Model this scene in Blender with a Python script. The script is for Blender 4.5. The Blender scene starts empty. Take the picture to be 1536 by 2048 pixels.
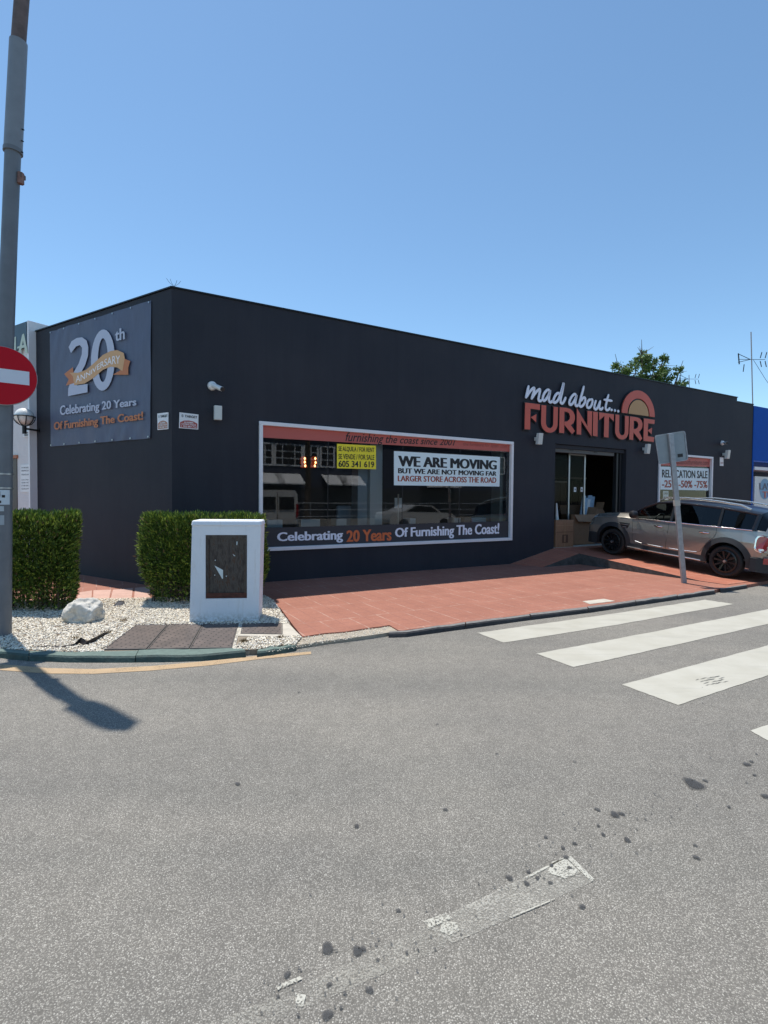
import bpy, bmesh, math, random
import numpy as np
from mathutils import Vector, Matrix
random.seed(7)
rng = np.random.default_rng(11)
S = bpy.context.scene
R = math.radians
# ------------------------------------------------------------------ camera
FPX = 1030.0; HC = 1.80; PITCH = R(1.58); ROLL = R(-0.50)
cp, sp = math.cos(PITCH), math.sin(PITCH)
FW = np.array([0, cp, -sp]); RT0 = np.array([1.0, 0, 0]); DN0 = np.cross(FW, RT0)
RT = math.cos(ROLL)*RT0 + math.sin(ROLL)*DN0
DN = math.cos(ROLL)*DN0 - math.sin(ROLL)*RT0
CAM = np.array([0, 0, HC])
cd = bpy.data.cameras.new('camera'); cam = bpy.data.objects.new('camera', cd); S.collection.objects.link(cam)
cd.sensor_fit = 'HORIZONTAL'; cd.sensor_width = 36; cd.lens = FPX/1536*36
cd.clip_start = .05; cd.clip_end = 3000
M4 = Matrix(((RT[0], -DN[0], -FW[0], 0), (RT[1], -DN[1], -FW[1], 0), (RT[2], -DN[2], -FW[2], HC), (0, 0, 0, 1)))
cam.matrix_world = M4
S.camera = cam
# ------------------------------------------------------------------ light
SUN_EL = R(72.0); SDX, SDY = -0.67, 0.742
W = bpy.data.worlds.new('World'); S.world = W; W.use_nodes = True
nt = W.node_tree; bg = nt.nodes['Background']
sky = nt.nodes.new('ShaderNodeTexSky'); sky.sky_type = 'NISHITA'; sky.sun_disc = False
sky.sun_elevation = SUN_EL; sky.sun_rotation = math.atan2(SDX, SDY)
sky.air_density = 0.95; sky.dust_density = 0.2; sky.ozone_density = 3.4; sky.altitude = 600
tint = nt.nodes.new('ShaderNodeVectorMath'); tint.operation = 'MULTIPLY'; tint.inputs[1].default_value = (.90, 1.0, .94)
nt.links.new(sky.outputs[0], tint.inputs[0]); nt.links.new(tint.outputs[0], bg.inputs[0]); bg.inputs[1].default_value = 0.15
sl = bpy.data.lights.new('sun', 'SUN'); sl.energy = 4.1; sl.angle = R(0.53); sl.color = (1, .94, .855)
so = bpy.data.objects.new('sun', sl); S.collection.objects.link(so)
sd = Vector((SDX, SDY, 0)).normalized()*math.cos(SUN_EL); sd.z = math.sin(SUN_EL)
so.rotation_euler = sd.to_track_quat('Z', 'Y').to_euler(); so.location = (0, 0, 30)
S.view_settings.view_transform = 'Standard'; S.view_settings.look = 'None'
S.view_settings.exposure = 0.38; S.view_settings.gamma = 1
# ------------------------------------------------------------------ frames
AR, AL = R(60.477), R(58.351)
uR = np.array([math.sin(AR), math.cos(AR), 0]); uL = np.array([-math.sin(AL), math.cos(AL), 0])
nR = np.array([uR[1], -uR[0], 0]); nL = np.array([-uL[1], uL[0], 0])
C0 = np.array([-3.94, 9.57, 0.0])
UP = np.array([0, 0, 1.0])
def ray(x, y): return (x-768)/FPX*RT + (y-1024)/FPX*DN + FW
def G(x, y, z=0.0):
    d = ray(x, y); return CAM + d*(z-HC)/d[2]
def onplane(x, y, o, n):
    d = ray(x, y); return CAM + d*(((o-CAM)@n)/(d@n))
class Frame:
    def __init__(s, o, u, n): s.o, s.u, s.n = o, u, n
    def __call__(s, a, b, c): return s.o + s.u*a + s.n*b + UP*c
    def px(s, x, y, off=0.0): return onplane(x, y, s.o + s.n*off, s.n)
    def sz(s, x, y, off=0.0):
        P = s.px(x, y, off); return float((P-s.o)@s.u), float(P[2])
FR = Frame(C0, uR, nR); FL = Frame(C0, uL, nL)
# ------------------------------------------------------------------ materials
def lin(c):
    return tuple((v/255/12.92 if v/255 <= .04045 else ((v/255+.055)/1.055)**2.4) for v in c)
MATS = {}
def mat(name, col=(.5, .5, .5), rough=.6, metal=0, spec=.5, var=0.0, vscale=4.0, bump=0.0, bscale=60.0, coat=0.0, emit=None, alpha=None, stretch=None):
    if name in MATS: return MATS[name]
    m = bpy.data.materials.new(name); m.use_nodes = True; N = m.node_tree; b = N.nodes['Principled BSDF']
    b.inputs['Base Color'].default_value = (*col, 1); b.inputs['Roughness'].default_value = rough
    b.inputs['Metallic'].default_value = metal; b.inputs['Specular IOR Level'].default_value = spec
    b.inputs['Coat Weight'].default_value = coat; b.inputs['Coat Roughness'].default_value = .04
    if emit: b.inputs['Emission Color'].default_value = (*emit[0], 1); b.inputs['Emission Strength'].default_value = emit[1]
    if var or bump:
        g = N.nodes.new('ShaderNodeNewGeometry'); src = g.outputs['Position']
        if stretch:
            mp = N.nodes.new('ShaderNodeMapping'); mp.inputs['Scale'].default_value = stretch
            N.links.new(src, mp.inputs[0]); src = mp.outputs[0]
    if var:
        t = N.nodes.new('ShaderNodeTexNoise'); t.inputs['Scale'].default_value = vscale; t.inputs['Detail'].default_value = 6; t.inputs['Roughness'].default_value = .65
        N.links.new(src, t.inputs['Vector'])
        mr = N.nodes.new('ShaderNodeMapRange'); mr.inputs[1].default_value = .25; mr.inputs[2].default_value = .75
        mr.inputs[3].default_value = 1-var; mr.inputs[4].default_value = 1+var
        N.links.new(t.outputs['Fac'], mr.inputs[0])
        vm = N.nodes.new('ShaderNodeVectorMath'); vm.operation = 'SCALE'; vm.inputs[0].default_value = col
        N.links.new(mr.outputs[0], vm.inputs['Scale']); N.links.new(vm.outputs[0], b.inputs['Base Color'])
    if bump:
        t = N.nodes.new('ShaderNodeTexNoise'); t.inputs['Scale'].default_value = bscale; t.inputs['Detail'].default_value = 4
        N.links.new(src, t.inputs['Vector'])
        bp = N.nodes.new('ShaderNodeBump'); bp.inputs['Strength'].default_value = bump; bp.inputs['Distance'].default_value = .01
        N.links.new(t.outputs['Fac'], bp.inputs['Height']); N.links.new(bp.outputs[0], b.inputs['Normal'])
    MATS[name] = m; return m
def nodes(m): return m.node_tree.nodes, m.node_tree.links
def newn(m, t, **k):
    n = m.node_tree.nodes.new(t)
    for a, b in k.items(): setattr(n, a, b)
    return n
def ramp(m, src, stops):
    r = newn(m, 'ShaderNodeValToRGB'); e = r.color_ramp.elements
    while len(e) > 2: e.remove(e[-1])
    e[0].position, e[0].color = stops[0][0], (*stops[0][1], 1); e[1].position, e[1].color = stops[-1][0], (*stops[-1][1], 1)
    for p, c in stops[1:-1]:
        q = e.new(p); q.color = (*c, 1)
    m.node_tree.links.new(src, r.inputs[0]); return r.outputs[0]
def mixc(m, f, a, b, mode='MIX'):
    x = newn(m, 'ShaderNodeMix', data_type='RGBA', blend_type=mode); L = m.node_tree.links
    for s, v in ((x.inputs[0], f), (x.inputs[6], a), (x.inputs[7], b)):
        if hasattr(v, 'is_linked'): L.new(v, s)
        elif isinstance(v, (int, float)): s.default_value = v
        else: s.default_value = (*v, 1)
    return x.outputs[2]
def noise(m, src, scale, detail=4, rough=.5):
    t = newn(m, 'ShaderNodeTexNoise'); t.inputs['Scale'].default_value = scale; t.inputs['Detail'].default_value = detail; t.inputs['Roughness'].default_value = rough
    m.node_tree.links.new(src, t.inputs['Vector']); return t.outputs['Fac']
def maprange(m, src, a, b, c=0., d=1.):
    t = newn(m, 'ShaderNodeMapRange')
    for i, v in enumerate((a, b, c, d)): t.inputs[i+1].default_value = v
    m.node_tree.links.new(src, t.inputs[0]); return t.outputs[0]
def bumpn(m, src, st, dist):
    b = newn(m, 'ShaderNodeBump'); b.inputs['Strength'].default_value = st; b.inputs['Distance'].default_value = dist
    m.node_tree.links.new(src, b.inputs['Height']); return b.outputs[0]

def asphalt_mat():
    m = mat('asphalt', (.2, .2, .19), .85); N, L = nodes(m); b = N['Principled BSDF']
    pos = newn(m, 'ShaderNodeNewGeometry').outputs['Position']
    wn = newn(m, 'ShaderNodeTexNoise'); wn.inputs['Scale'].default_value = 60; L.new(pos, wn.inputs['Vector'])
    off = newn(m, 'ShaderNodeVectorMath', operation='SCALE'); off.inputs['Scale'].default_value = .008; L.new(wn.outputs['Color'], off.inputs[0])
    ad = newn(m, 'ShaderNodeVectorMath', operation='ADD'); L.new(pos, ad.inputs[0]); L.new(off.outputs[0], ad.inputs[1])
    v = newn(m, 'ShaderNodeTexVoronoi'); v.inputs['Scale'].default_value = 160; L.new(ad.outputs[0], v.inputs['Vector'])
    sep = newn(m, 'ShaderNodeSeparateColor'); L.new(v.outputs['Color'], sep.inputs[0])
    stone = ramp(m, sep.outputs[0], [(0, (.14, .131, .115)), (.3, (.235, .221, .196)), (.7, (.34, .322, .286)), (.93, (.42, .40, .36)), (1, (.53, .51, .46))])
    edge = maprange(m, v.outputs['Distance'], .30, .62)
    c = mixc(m, edge, stone, (.155, .146, .13))
    big = noise(m, pos, .45, 5, .6); c = mixc(m, 1.0, c, ramp(m, big, [(.3, (.86, .86, .87)), (.7, (1.12, 1.11, 1.09))]), 'MULTIPLY')
    mid = noise(m, pos, 7, 4, .6); c = mixc(m, 1.0, c, ramp(m, mid, [(.3, (.92, .92, .92)), (.7, (1.07, 1.07, 1.07))]), 'MULTIPLY')
    mpl = newn(m, 'ShaderNodeMapping'); mpl.inputs['Rotation'].default_value = (0, 0, math.pi/2-AR+math.pi/2); mpl.inputs['Scale'].default_value = (.10, 1.1, 1); L.new(pos, mpl.inputs[0])
    c = mixc(m, 1.0, c, ramp(m, noise(m, mpl.outputs[0], 1.0, 4, .55), [(.35, (.90, .91, .91)), (.65, (1.07, 1.065, 1.05))]), 'MULTIPLY')
    # small bitumen flecks
    fl = noise(m, pos, 22, 3, .6); flm = maprange(m, fl, .735, .76)
    c = mixc(m, flm, c, (.05, .05, .052))
    L.new(c, b.inputs['Base Color']); b.inputs['Specular IOR Level'].default_value = .35
    L.new(bumpn(m, v.outputs['Distance'], .55, -.006), b.inputs['Normal'])
    return m
ASPH = asphalt_mat()

def paint_mat(name, col, wear, scale=110, film=(0, 1)):
    m = mat(name, col, .65); N, L = nodes(m); b = N['Principled BSDF']
    pos = newn(m, 'ShaderNodeNewGeometry').outputs['Position']
    a = noise(m, pos, scale, 3, .6); d = noise(m, pos, 2.3, 5, .6)
    c = mixc(m, 1.0, col, ramp(m, d, [(.3, (.88, .87, .84)), (.7, (1.03, 1.03, 1.03))]), 'MULTIPLY')
    mpl = newn(m, 'ShaderNodeMapping'); mpl.inputs['Rotation'].default_value = (0, 0, .3); mpl.inputs['Scale'].default_value = (.5, 5, 1); L.new(pos, mpl.inputs[0])
    c = mixc(m, maprange(m, noise(m, mpl.outputs[0], 1.3, 6, .7), .52, .78, 0, .38), c, (.22, .215, .2))
    f = noise(m, pos, 26, 4, .7); c = mixc(m, maprange(m, f, .68, .74, 0, .75), c, (.13, .13, .125))
    L.new(c, b.inputs['Base Color'])
    L.new(bumpn(m, a, .35, .004), b.inputs['Normal'])
    if wear > 0:
        s = newn(m, 'ShaderNodeMath', operation='ADD'); s2 = newn(m, 'ShaderNodeMath', operation='MULTIPLY'); s2.inputs[1].default_value = .55
        L.new(noise(m, pos, 5, 4, .6), s2.inputs[0]); L.new(a, s.inputs[0]); L.new(s2.outputs[0], s.inputs[1])
        L.new(maprange(m, s.outputs[0], wear, wear+.12, film[0], film[1]), b.inputs['Alpha'])
    return m
ZEBRA = paint_mat('crossing_paint', (.46, .445, .385), 0)
WORN = paint_mat('worn_lane_paint', (.50, .485, .43), .76, film=(.16, .62))
WORN3 = paint_mat('nearly_gone_lane_paint', (.47, .455, .40), .78, film=(.07, .42))
WORN2 = paint_mat('less_worn_lane_paint', (.50, .49, .43), .66, film=(.15, .9))
YEL = paint_mat('faded_yellow_paint', (.48, .34, .20), .58, film=(.35, .95))

def tile_mat(name, base, rx, dark=(.8, .8, .8)):
    m = mat(name, base, .75); N, L = nodes(m); b = N['Principled BSDF']
    pos = newn(m, 'ShaderNodeNewGeometry').outputs['Position']
    mp = newn(m, 'ShaderNodeMapping'); mp.vector_type = 'TEXTURE'; mp.inputs['Location'].default_value = (C0[0]+.12*uR[0], C0[1]+.12*uR[1], 0); mp.inputs['Rotation'].default_value = (0, 0, math.pi/2-AR)
    L.new(pos, mp.inputs[0])
    def brick(w, h, mort, o):
        t = newn(m, 'ShaderNodeTexBrick'); t.offset = o; t.inputs['Scale'].default_value = 1; t.inputs['Mortar Size'].default_value = mort
        t.inputs['Brick Width'].default_value = w; t.inputs['Row Height'].default_value = h; t.inputs['Mortar Smooth'].default_value = .15
        t.inputs['Color1'].default_value = (*base, 1); t.inputs['Color2'].default_value = (base[0]*.93, base[1]*.93, base[2]*.93, 1); t.inputs['Mortar'].default_value = (1, 0, 1, 1)
        L.new(mp.outputs[0], t.inputs['Vector']); return t
    t = brick(.45, .90, .010, 0.5)
    t2 = brick(.225, .225, .010, .0)
    n1 = noise(m, pos, 1.3, 6, .65); n2 = noise(m, pos, 30, 4, .7); n3 = noise(m, pos, 5.5, 5, .7)
    c = mixc(m, 1.0, base, ramp(m, n1, [(.3, (.86, .83, .82)), (.7, (1.10, 1.13, 1.15))]), 'MULTIPLY')
    c = mixc(m, 1.0, c, ramp(m, n2, [(.3, (.88, .88, .88)), (.7, (1.1, 1.1, 1.1))]), 'MULTIPLY')
    mk = newn(m, 'ShaderNodeMath', operation='MULTIPLY'); L.new(t2.outputs['Fac'], mk.inputs[0]); L.new(maprange(m, n3, .40, .60, .25, .7), mk.inputs[1])
    c = mixc(m, mk.outputs[0], c, (.22, .09, .07))
    mm = newn(m, 'ShaderNodeMath', operation='MULTIPLY'); L.new(t.outputs['Fac'], mm.inputs[0]); L.new(maprange(m, n3, .44, .60, .08, .5), mm.inputs[1])
    c = mixc(m, mm.outputs[0], c, (.60, .42, .33))
    c = mixc(m, maprange(m, noise(m, pos, 17, 4, .7), .66, .72, 0, .6), c, (.62, .45, .38))
    L.new(c, b.inputs['Base Color']); L.new(bumpn(m, n2, .3, .004), b.inputs['Normal'])
    return m
TILE = tile_mat('red_paving', (.325, .130, .085), 0)
RAMPM = tile_mat('worn_red_concrete', (.40, .135, .08), 0)
PINK = mat('pinkish_paving', (.52, .33, .27), .8, var=.15, vscale=6, bump=.3, bscale=80)

def wall_mat(name, col, streak=.25):
    m = mat(name, col, .7, spec=.3); N, L = nodes(m); b = N['Principled BSDF']
    pos = newn(m, 'ShaderNodeNewGeometry').outputs['Position']
    mp = newn(m, 'ShaderNodeMapping'); mp.inputs['Scale'].default_value = (5, 5, .35); L.new(pos, mp.inputs[0])
    s = noise(m, mp.outputs[0], 1.2, 6, .7); p = noise(m, pos, .7, 5, .6)
    c = mixc(m, 1.0, col, ramp(m, s, [(.3, (1-streak,)*3), (.75, (1+streak, 1+streak, 1+streak*.9))]), 'MULTIPLY')
    c = mixc(m, 1.0, c, ramp(m, p, [(.3, (.82, .84, .90)), (.7, (1.18, 1.12, 1.1))]), 'MULTIPLY')
    sp_ = noise(m, pos, 60, 2, .5); c = mixc(m, maprange(m, sp_, .76, .80, 0, .35), c, (.15, .15, .15))
    L.new(c, b.inputs['Base Color'])
    L.new(bumpn(m, noise(m, pos, 60, 6, .75), .6, .008), b.inputs['Normal'])
    return m
WALLF = wall_mat('charcoal_render', (.028, .030, .039), .09)
WHITEW = mat('white_painted_brick', (.72, .70, .69), .75, var=.06, vscale=5)
def whitebrick():
    m = WHITEW; N, L = nodes(m); b = N['Principled BSDF']
    pos = newn(m, 'ShaderNodeNewGeometry').outputs['Position']
    d = newn(m, 'ShaderNodeVectorMath', operation='DOT_PRODUCT'); d.inputs[1].default_value = tuple(uL); L.new(pos, d.inputs[0])
    sx = newn(m, 'ShaderNodeSeparateXYZ'); L.new(pos, sx.inputs[0]); cx = newn(m, 'ShaderNodeCombineXYZ'); L.new(d.outputs['Value'], cx.inputs[0]); L.new(sx.outputs[2], cx.inputs[1])
    t = newn(m, 'ShaderNodeTexBrick'); t.inputs['Scale'].default_value = 1; t.inputs['Brick Width'].default_value = .25; t.inputs['Row Height'].default_value = .075; t.inputs['Mortar Size'].default_value = .006
    L.new(cx.outputs[0], t.inputs['Vector']); L.new(bumpn(m, t.outputs['Fac'], .5, -.01), b.inputs['Normal'])
whitebrick()
WHITE = mat('white_frame', (.78, .78, .80), .4, var=.04, vscale=3)
WHITEP = mat('white_plaster', (.62, .65, .70), .7, var=.05, vscale=5, bump=.35, bscale=30)
RED = mat('coral_sign_face', (.60, .10, .06), .45, var=.05, vscale=2)
DARKEDGE = mat('black_letter_edge', (.012, .012, .016), .5)
TAN = mat('tan_sign_face', (.50, .27, .10), .45)
LETW = mat('white_letter_face', (.80, .82, .92), .45)
VRED = mat('coral_vinyl', (.50, .115, .09), .5)
VDARK = mat('charcoal_vinyl', (.052, .052, .058), .6, spec=.25)
TXW = mat('pale_vinyl_text', (.82, .84, .92), .5)
TXO = mat('orange_vinyl_text', (.66, .15, .045), .5)
TXK = mat('black_print', (.01, .01, .012), .5)
TXR = mat('dark_red_print', (.32, .05, .02), .5)
POSTER = mat('pale_blue_white_poster', (.74, .88, .90), .55)
YELLOW = mat('yellow_board', (.86, .74, .03), .5)
BANNER = mat('slate_banner', (.088, .105, .165), .55, var=.12, vscale=2.5, bump=.8, bscale=2.2, stretch=(3, 3, 1))
BTX = mat('banner_pale_print', (.50, .54, .66), .6)
BTO = mat('banner_orange_print', (.55, .19, .07), .6)
BTO2 = mat('banner_light_orange_print', (.66, .38, .18), .6)
ALU = mat('aluminium', (.42, .43, .44), .35, .85)
GALV = mat('galvanised_steel', (.36, .38, .40), .5, .55, var=.2, vscale=14, bump=.15, bscale=60)
GREYP = mat('grey_painted_steel', (.14, .155, .175), .5, .1, var=.14, vscale=5, bump=.1, bscale=30)
RUSTB = mat('brown_weathered_steel', (.13, .095, .088), .7, .1, var=.4, vscale=9)
BLACKP = mat('black_plastic', (.018, .018, .02), .45, var=.15, vscale=20)
BLACKM = mat('black_metal', (.012, .012, .014), .4, .3)
SIGNRED = mat('traffic_sign_red', (.46, .006, .018), .6, spec=.2)
SIGNW = mat('traffic_sign_white', (.62, .66, .74), .4)
FLOODM = mat('off_white_lamp_housing', (.66, .68, .66), .45)
CAMW = mat('white_camera_shell', (.78, .79, .80), .35)
GLOBE = mat('opal_globe', (.85, .84, .80), .25)
CARD = mat('cardboard', (.27, .15, .085), .8, var=.12, vscale=8)
CARDD = mat('cardboard_dark_print', (.10, .05, .03), .8)
CARDT = mat('cardboard_tape', (.30, .17, .09), .4)
BLUEP = mat('blue_plastic_wrap', (.30, .45, .60), .3, var=.3, vscale=12, bump=.6, bscale=16)
WOOD = mat('brown_wood', (.05, .022, .012), .5, var=.3, vscale=3, stretch=(8, 8, 1))
GREENK = mat('green_painted_kerb', (.03, .06, .055), .7, var=.35, vscale=16, bump=.6, bscale=40)
BLACKK = mat('black_painted_kerb', (.03, .03, .033), .75, var=.55, vscale=16, bump=.6, bscale=45)
RAMPS = mat('dark_grey_ramp_side', (.07, .07, .068), .85, var=.55, vscale=9, bump=.5, bscale=35)
CONC = mat('pale_concrete', (.50, .46, .39), .85, var=.18, vscale=7, bump=.4, bscale=50)
SAND = mat('sandy_rubble', (.36, .315, .25), .9, var=.22, vscale=14, bump=.8, bscale=45)
DIRT = mat('soil', (.24, .20, .15), .95, var=.3, vscale=10, bump=.7, bscale=40)
BLUEB = mat('blue_render', (.003, .085, .42), .7, spec=.15, var=.08, vscale=3, bump=.15, bscale=60)
BLUED = mat('dark_blue_render', (.006, .03, .12), .6, var=.1, vscale=3)
INTW = mat('interior_grey_wall', (.09, .085, .08), .8)
INTF = mat('interior_floor', (.16, .16, .16), .5)
INTP = mat('interior_white_paint', (.62, .70, .72), .6)
def glass(name, tint, refl=1.0, rough=0.0, ior=1.5):
    m = mat(name, (1, 1, 1)); N, L = nodes(m)
    N.remove(N['Principled BSDF'])
    tr = newn(m, 'ShaderNodeBsdfTransparent'); tr.inputs[0].default_value = (*tint, 1)
    gl = newn(m, 'ShaderNodeBsdfGlossy'); gl.inputs['Roughness'].default_value = rough; gl.inputs[0].default_value = (refl, refl, refl, 1)
    fr = newn(m, 'ShaderNodeFresnel'); fr.inputs[0].default_value = ior
    ms = newn(m, 'ShaderNodeMixShader'); L.new(fr.outputs[0], ms.inputs[0]); L.new(tr.outputs[0], ms.inputs[1]); L.new(gl.outputs[0], ms.inputs[2])
    L.new(ms.outputs[0], N['Material Output'].inputs[0]); return m
GLASS = glass('shop_glass', (.80, .84, .86), ior=1.8)
GLASS2 = glass('small_window_glass', (.88, .9, .92), ior=1.35)
GLASS3 = glass('door_leaf_glass', (.55, .56, .56), ior=1.12)
CARGLASS = glass('car_glass', (.55, .60, .58))
CARTINT = glass('tinted_car_glass', (.05, .06, .07), ior=1.45)
# ------------------------------------------------------------------ mesh builder
class MB:
    def __init__(s): s.v = []; s.f = []; s.m = []; s.mats = []
    def mi(s, m):
        if m not in s.mats: s.mats.append(m)
        return s.mats.index(m)
    def add(s, vs, fs, m):
        o = len(s.v); s.v += [tuple(float(q) for q in v) for v in vs]; k = s.mi(m)
        for f in fs: s.f.append(tuple(i+o for i in f)); s.m.append(k)
    def quad(s, a, b, c, d, m): s.add([a, b, c, d], [(0, 1, 2, 3)], m)
    def box8(s, P, m): s.add(P, [(0, 3, 2, 1), (4, 5, 6, 7), (0, 1, 5, 4), (1, 2, 6, 5), (2, 3, 7, 6), (3, 0, 4, 7)], m)
    def fbox(s, F, a0, a1, b0, b1, c0, c1, m):
        P = [F(a0, b0, c0), F(a1, b0, c0), F(a1, b1, c0), F(a0, b1, c0), F(a0, b0, c1), F(a1, b0, c1), F(a1, b1, c1), F(a0, b1, c1)]
        s.box8(P, m)
    def box(s, x0, x1, y0, y1, z0, z1, m): s.fbox(lambda a, b, c: np.array([a, b, c]), x0, x1, y0, y1, z0, z1, m)
    def prism(s, pts, vec, m, side=None):
        pts = [np.array(p, float) for p in pts]; n = len(pts); vec = np.array(vec, float)
        s.add(pts+[p+vec for p in pts], [tuple(range(n-1, -1, -1)), tuple(range(n, 2*n))], m)
        s.add(pts+[p+vec for p in pts], [(i, (i+1) % n, n+(i+1) % n, n+i) for i in range(n)], side or m)
    def tube(s, pts, r, m, seg=10, caps=True, flat=1.0):
        pts = [np.array(p, float) for p in pts]; n = len(pts); rs = r if isinstance(r, (list, tuple)) else [r]*n
        vs = []; up = None
        for i, p in enumerate(pts):
            t = pts[min(i+1, n-1)]-pts[max(i-1, 0)]; t = t/(np.linalg.norm(t)+1e-9)
            if up is None:
                a = np.array([0, 0, 1.]) if abs(t[2]) < .9 else np.array([1., 0, 0])
                up = np.cross(t, a); up /= np.linalg.norm(up)
            up = up-t*(up@t); up /= np.linalg.norm(up); w = np.cross(t, up)
            for k in range(seg):
                an = 2*math.pi*k/seg; vs.append(p+(up*math.cos(an)+w*math.sin(an)*flat)*rs[i])
        fs = [(i*seg+k, i*seg+(k+1) % seg, (i+1)*seg+(k+1) % seg, (i+1)*seg+k) for i in range(n-1) for k in range(seg)]
        if caps: fs += [tuple(range(seg-1, -1, -1)), tuple(range((n-1)*seg, n*seg))]
        s.add(vs, fs, m)
    def lathe(s, prof, o, ax, m, seg=24, caps=True):
        ax = np.array(ax, float); ax /= np.linalg.norm(ax); a = np.array([0, 0, 1.]) if abs(ax[2]) < .9 else np.array([1., 0, 0])
        u = np.cross(ax, a); u /= np.linalg.norm(u); w = np.cross(ax, u); o = np.array(o, float)
        vs = [o+ax*h+(u*math.cos(2*math.pi*k/seg)+w*math.sin(2*math.pi*k/seg))*r for r, h in prof for k in range(seg)]
        n = len(prof)
        fs = [(i*seg+k, i*seg+(k+1) % seg, (i+1)*seg+(k+1) % seg, (i+1)*seg+k) for i in range(n-1) for k in range(seg)]
        if caps: fs += [tuple(range(seg-1, -1, -1)), tuple(range((n-1)*seg, n*seg))]
        s.add(vs, fs, m)
    def build(s, name, parent=None, loc=None, smooth=False, bev=0, segs=2):
        L = np.array(parent['loc0']) if parent is not None and 'loc0' in parent else (np.array(loc, float) if loc is not None else np.zeros(3))
        me = bpy.data.meshes.new(name); V = np.array(s.v)-L
        me.from_pydata([tuple(v) for v in V], [], s.f)
        for m in s.mats: me.materials.append(m)
        me.polygons.foreach_set('material_index', s.m)
        if smooth: me.polygons.foreach_set('use_smooth', [True]*len(s.f))
        me.update()
        o = bpy.data.objects.new(name, me); S.collection.objects.link(o)
        if parent is not None: o.parent = parent
        elif loc is not None: o.location = tuple(L)
        if parent is not None and 'loc0' in parent: o['loc0'] = list(L)
        if smooth:
            md = o.modifiers.new('wn', 'EDGE_SPLIT') if False else None
            me.set_sharp_from_angle(angle=R(38))
        if bev:
            md = o.modifiers.new('bevel', 'BEVEL'); md.width = bev; md.segments = segs; md.limit_method = 'ANGLE'
        return o
def sub(parent):  # children meshes are given world coordinates; a sub-part sits under a part that shares its root's origin
    o = parent; return o
def thing(name, label, cat, loc=(0, 0, 0), group=None):
    o = bpy.data.objects.new(name, None); S.collection.objects.link(o); o.location = tuple(float(q) for q in loc)
    o['label'] = label; o['category'] = cat; o['loc0'] = [float(q) for q in loc]; o.empty_display_size = .2
    if group: o['group'] = group
    return o
def subbuild(mb, name, part, **k):
    """sub-part: parented to a part whose own origin coincides with its root's"""
    o = mb.build(name, None, **k); me = o.data; L = Vector(part['loc0'])
    me.transform(Matrix.Translation(-L)); o.parent = part; return o
def tag(o, label, cat, group=None, kind=None):
    o['label'] = label; o['category'] = cat
    if group: o['group'] = group
    if kind: o['kind'] = kind
    return o
def struct(o): o['kind'] = 'structure'; return o
def text_mesh(body, bold=0.0):
    cu = bpy.data.curves.new('t', 'FONT'); cu.body = body; cu.offset = min(bold, .012) if bold < .05 else 0; cu.resolution_u = 3
    ob = bpy.data.objects.new('t', cu); S.collection.objects.link(ob)
    bpy.context.view_layer.update()
    me = bpy.data.meshes.new_from_object(ob.evaluated_get(bpy.context.evaluated_depsgraph_get()))
    V = np.array([v.co[:] for v in me.vertices]); F = [tuple(p.vertices) for p in me.polygons]
    bpy.data.objects.remove(ob); bpy.data.curves.remove(cu); bpy.data.meshes.remove(me)
    n = len(V); ly = [0]*n; base = V.copy(); bf = list(F); ex = max(0, bold-.012)
    for k, dx in enumerate((-ex, ex, -ex*.5, ex*.5) if ex > 0 else ()):   # heavier weight: the same letter printed again a hair to the side
        F += [tuple(i+n*(k+1) for i in f) for f in bf]; V = np.concatenate([V, base+np.array([dx, 0, 0])]); ly += [k+1]*n
    global LAYER; LAYER = ly
    mn, mx = V.min(0), V.max(0); U = (V-mn)[:, :2]/np.maximum((mx-mn)[:2], 1e-6)
    return U, F
def text_on(mb, body, F, off, quad, m, bold=.012):
    """letters laid flat on a wall plane inside the quad TL,TR,BR,BL (picture coordinates of the board they are printed on)"""
    U, fs = text_mesh(body, bold)
    Q = [np.array(F.sz(x, y, off)) for x, y in quad]
    vs = []
    for (u, v), k in zip(U, LAYER):
        t = Q[0]*(1-u)+Q[1]*u; b = Q[3]*(1-u)+Q[2]*u; p = t*v+b*(1-v); vs.append(F(p[0], off+k*.0004, p[1]))
    mb.add(vs, fs, m)
def text_frame(mb, body, P, m, bold=.012):
    U, fs = text_mesh(body, bold); P = [np.array(p, float) for p in P]
    mb.add([(P[0]*(1-u)+P[1]*u)*v+(P[3]*(1-u)+P[2]*u)*(1-v) for u, v in U], fs, m)
def crom(pts, n=6):
    P = [np.array(p, float) for p in pts]; P = [2*P[0]-P[1]]+P+[2*P[-1]-P[-2]]; out = []
    for i in range(1, len(P)-2):
        for k in range(n):
            t = k/n; a, b, c, d = P[i-1], P[i], P[i+1], P[i+2]
            out.append(.5*((2*b)+(-a+c)*t+(2*a-5*b+4*c-d)*t*t+(-a+3*b-3*c+d)*t**3))
    out.append(P[-2]); return out

# ================================================================== GROUND
mb = MB(); mb.quad((-400, -300, 0), (400, -300, 0), (400, 500, 0), (-400, 500, 0), ASPH)
struct(mb.build('road'))
PZ = .062
def poly_px(pts, z): return [G(x, y, z) for x, y in pts]
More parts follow.
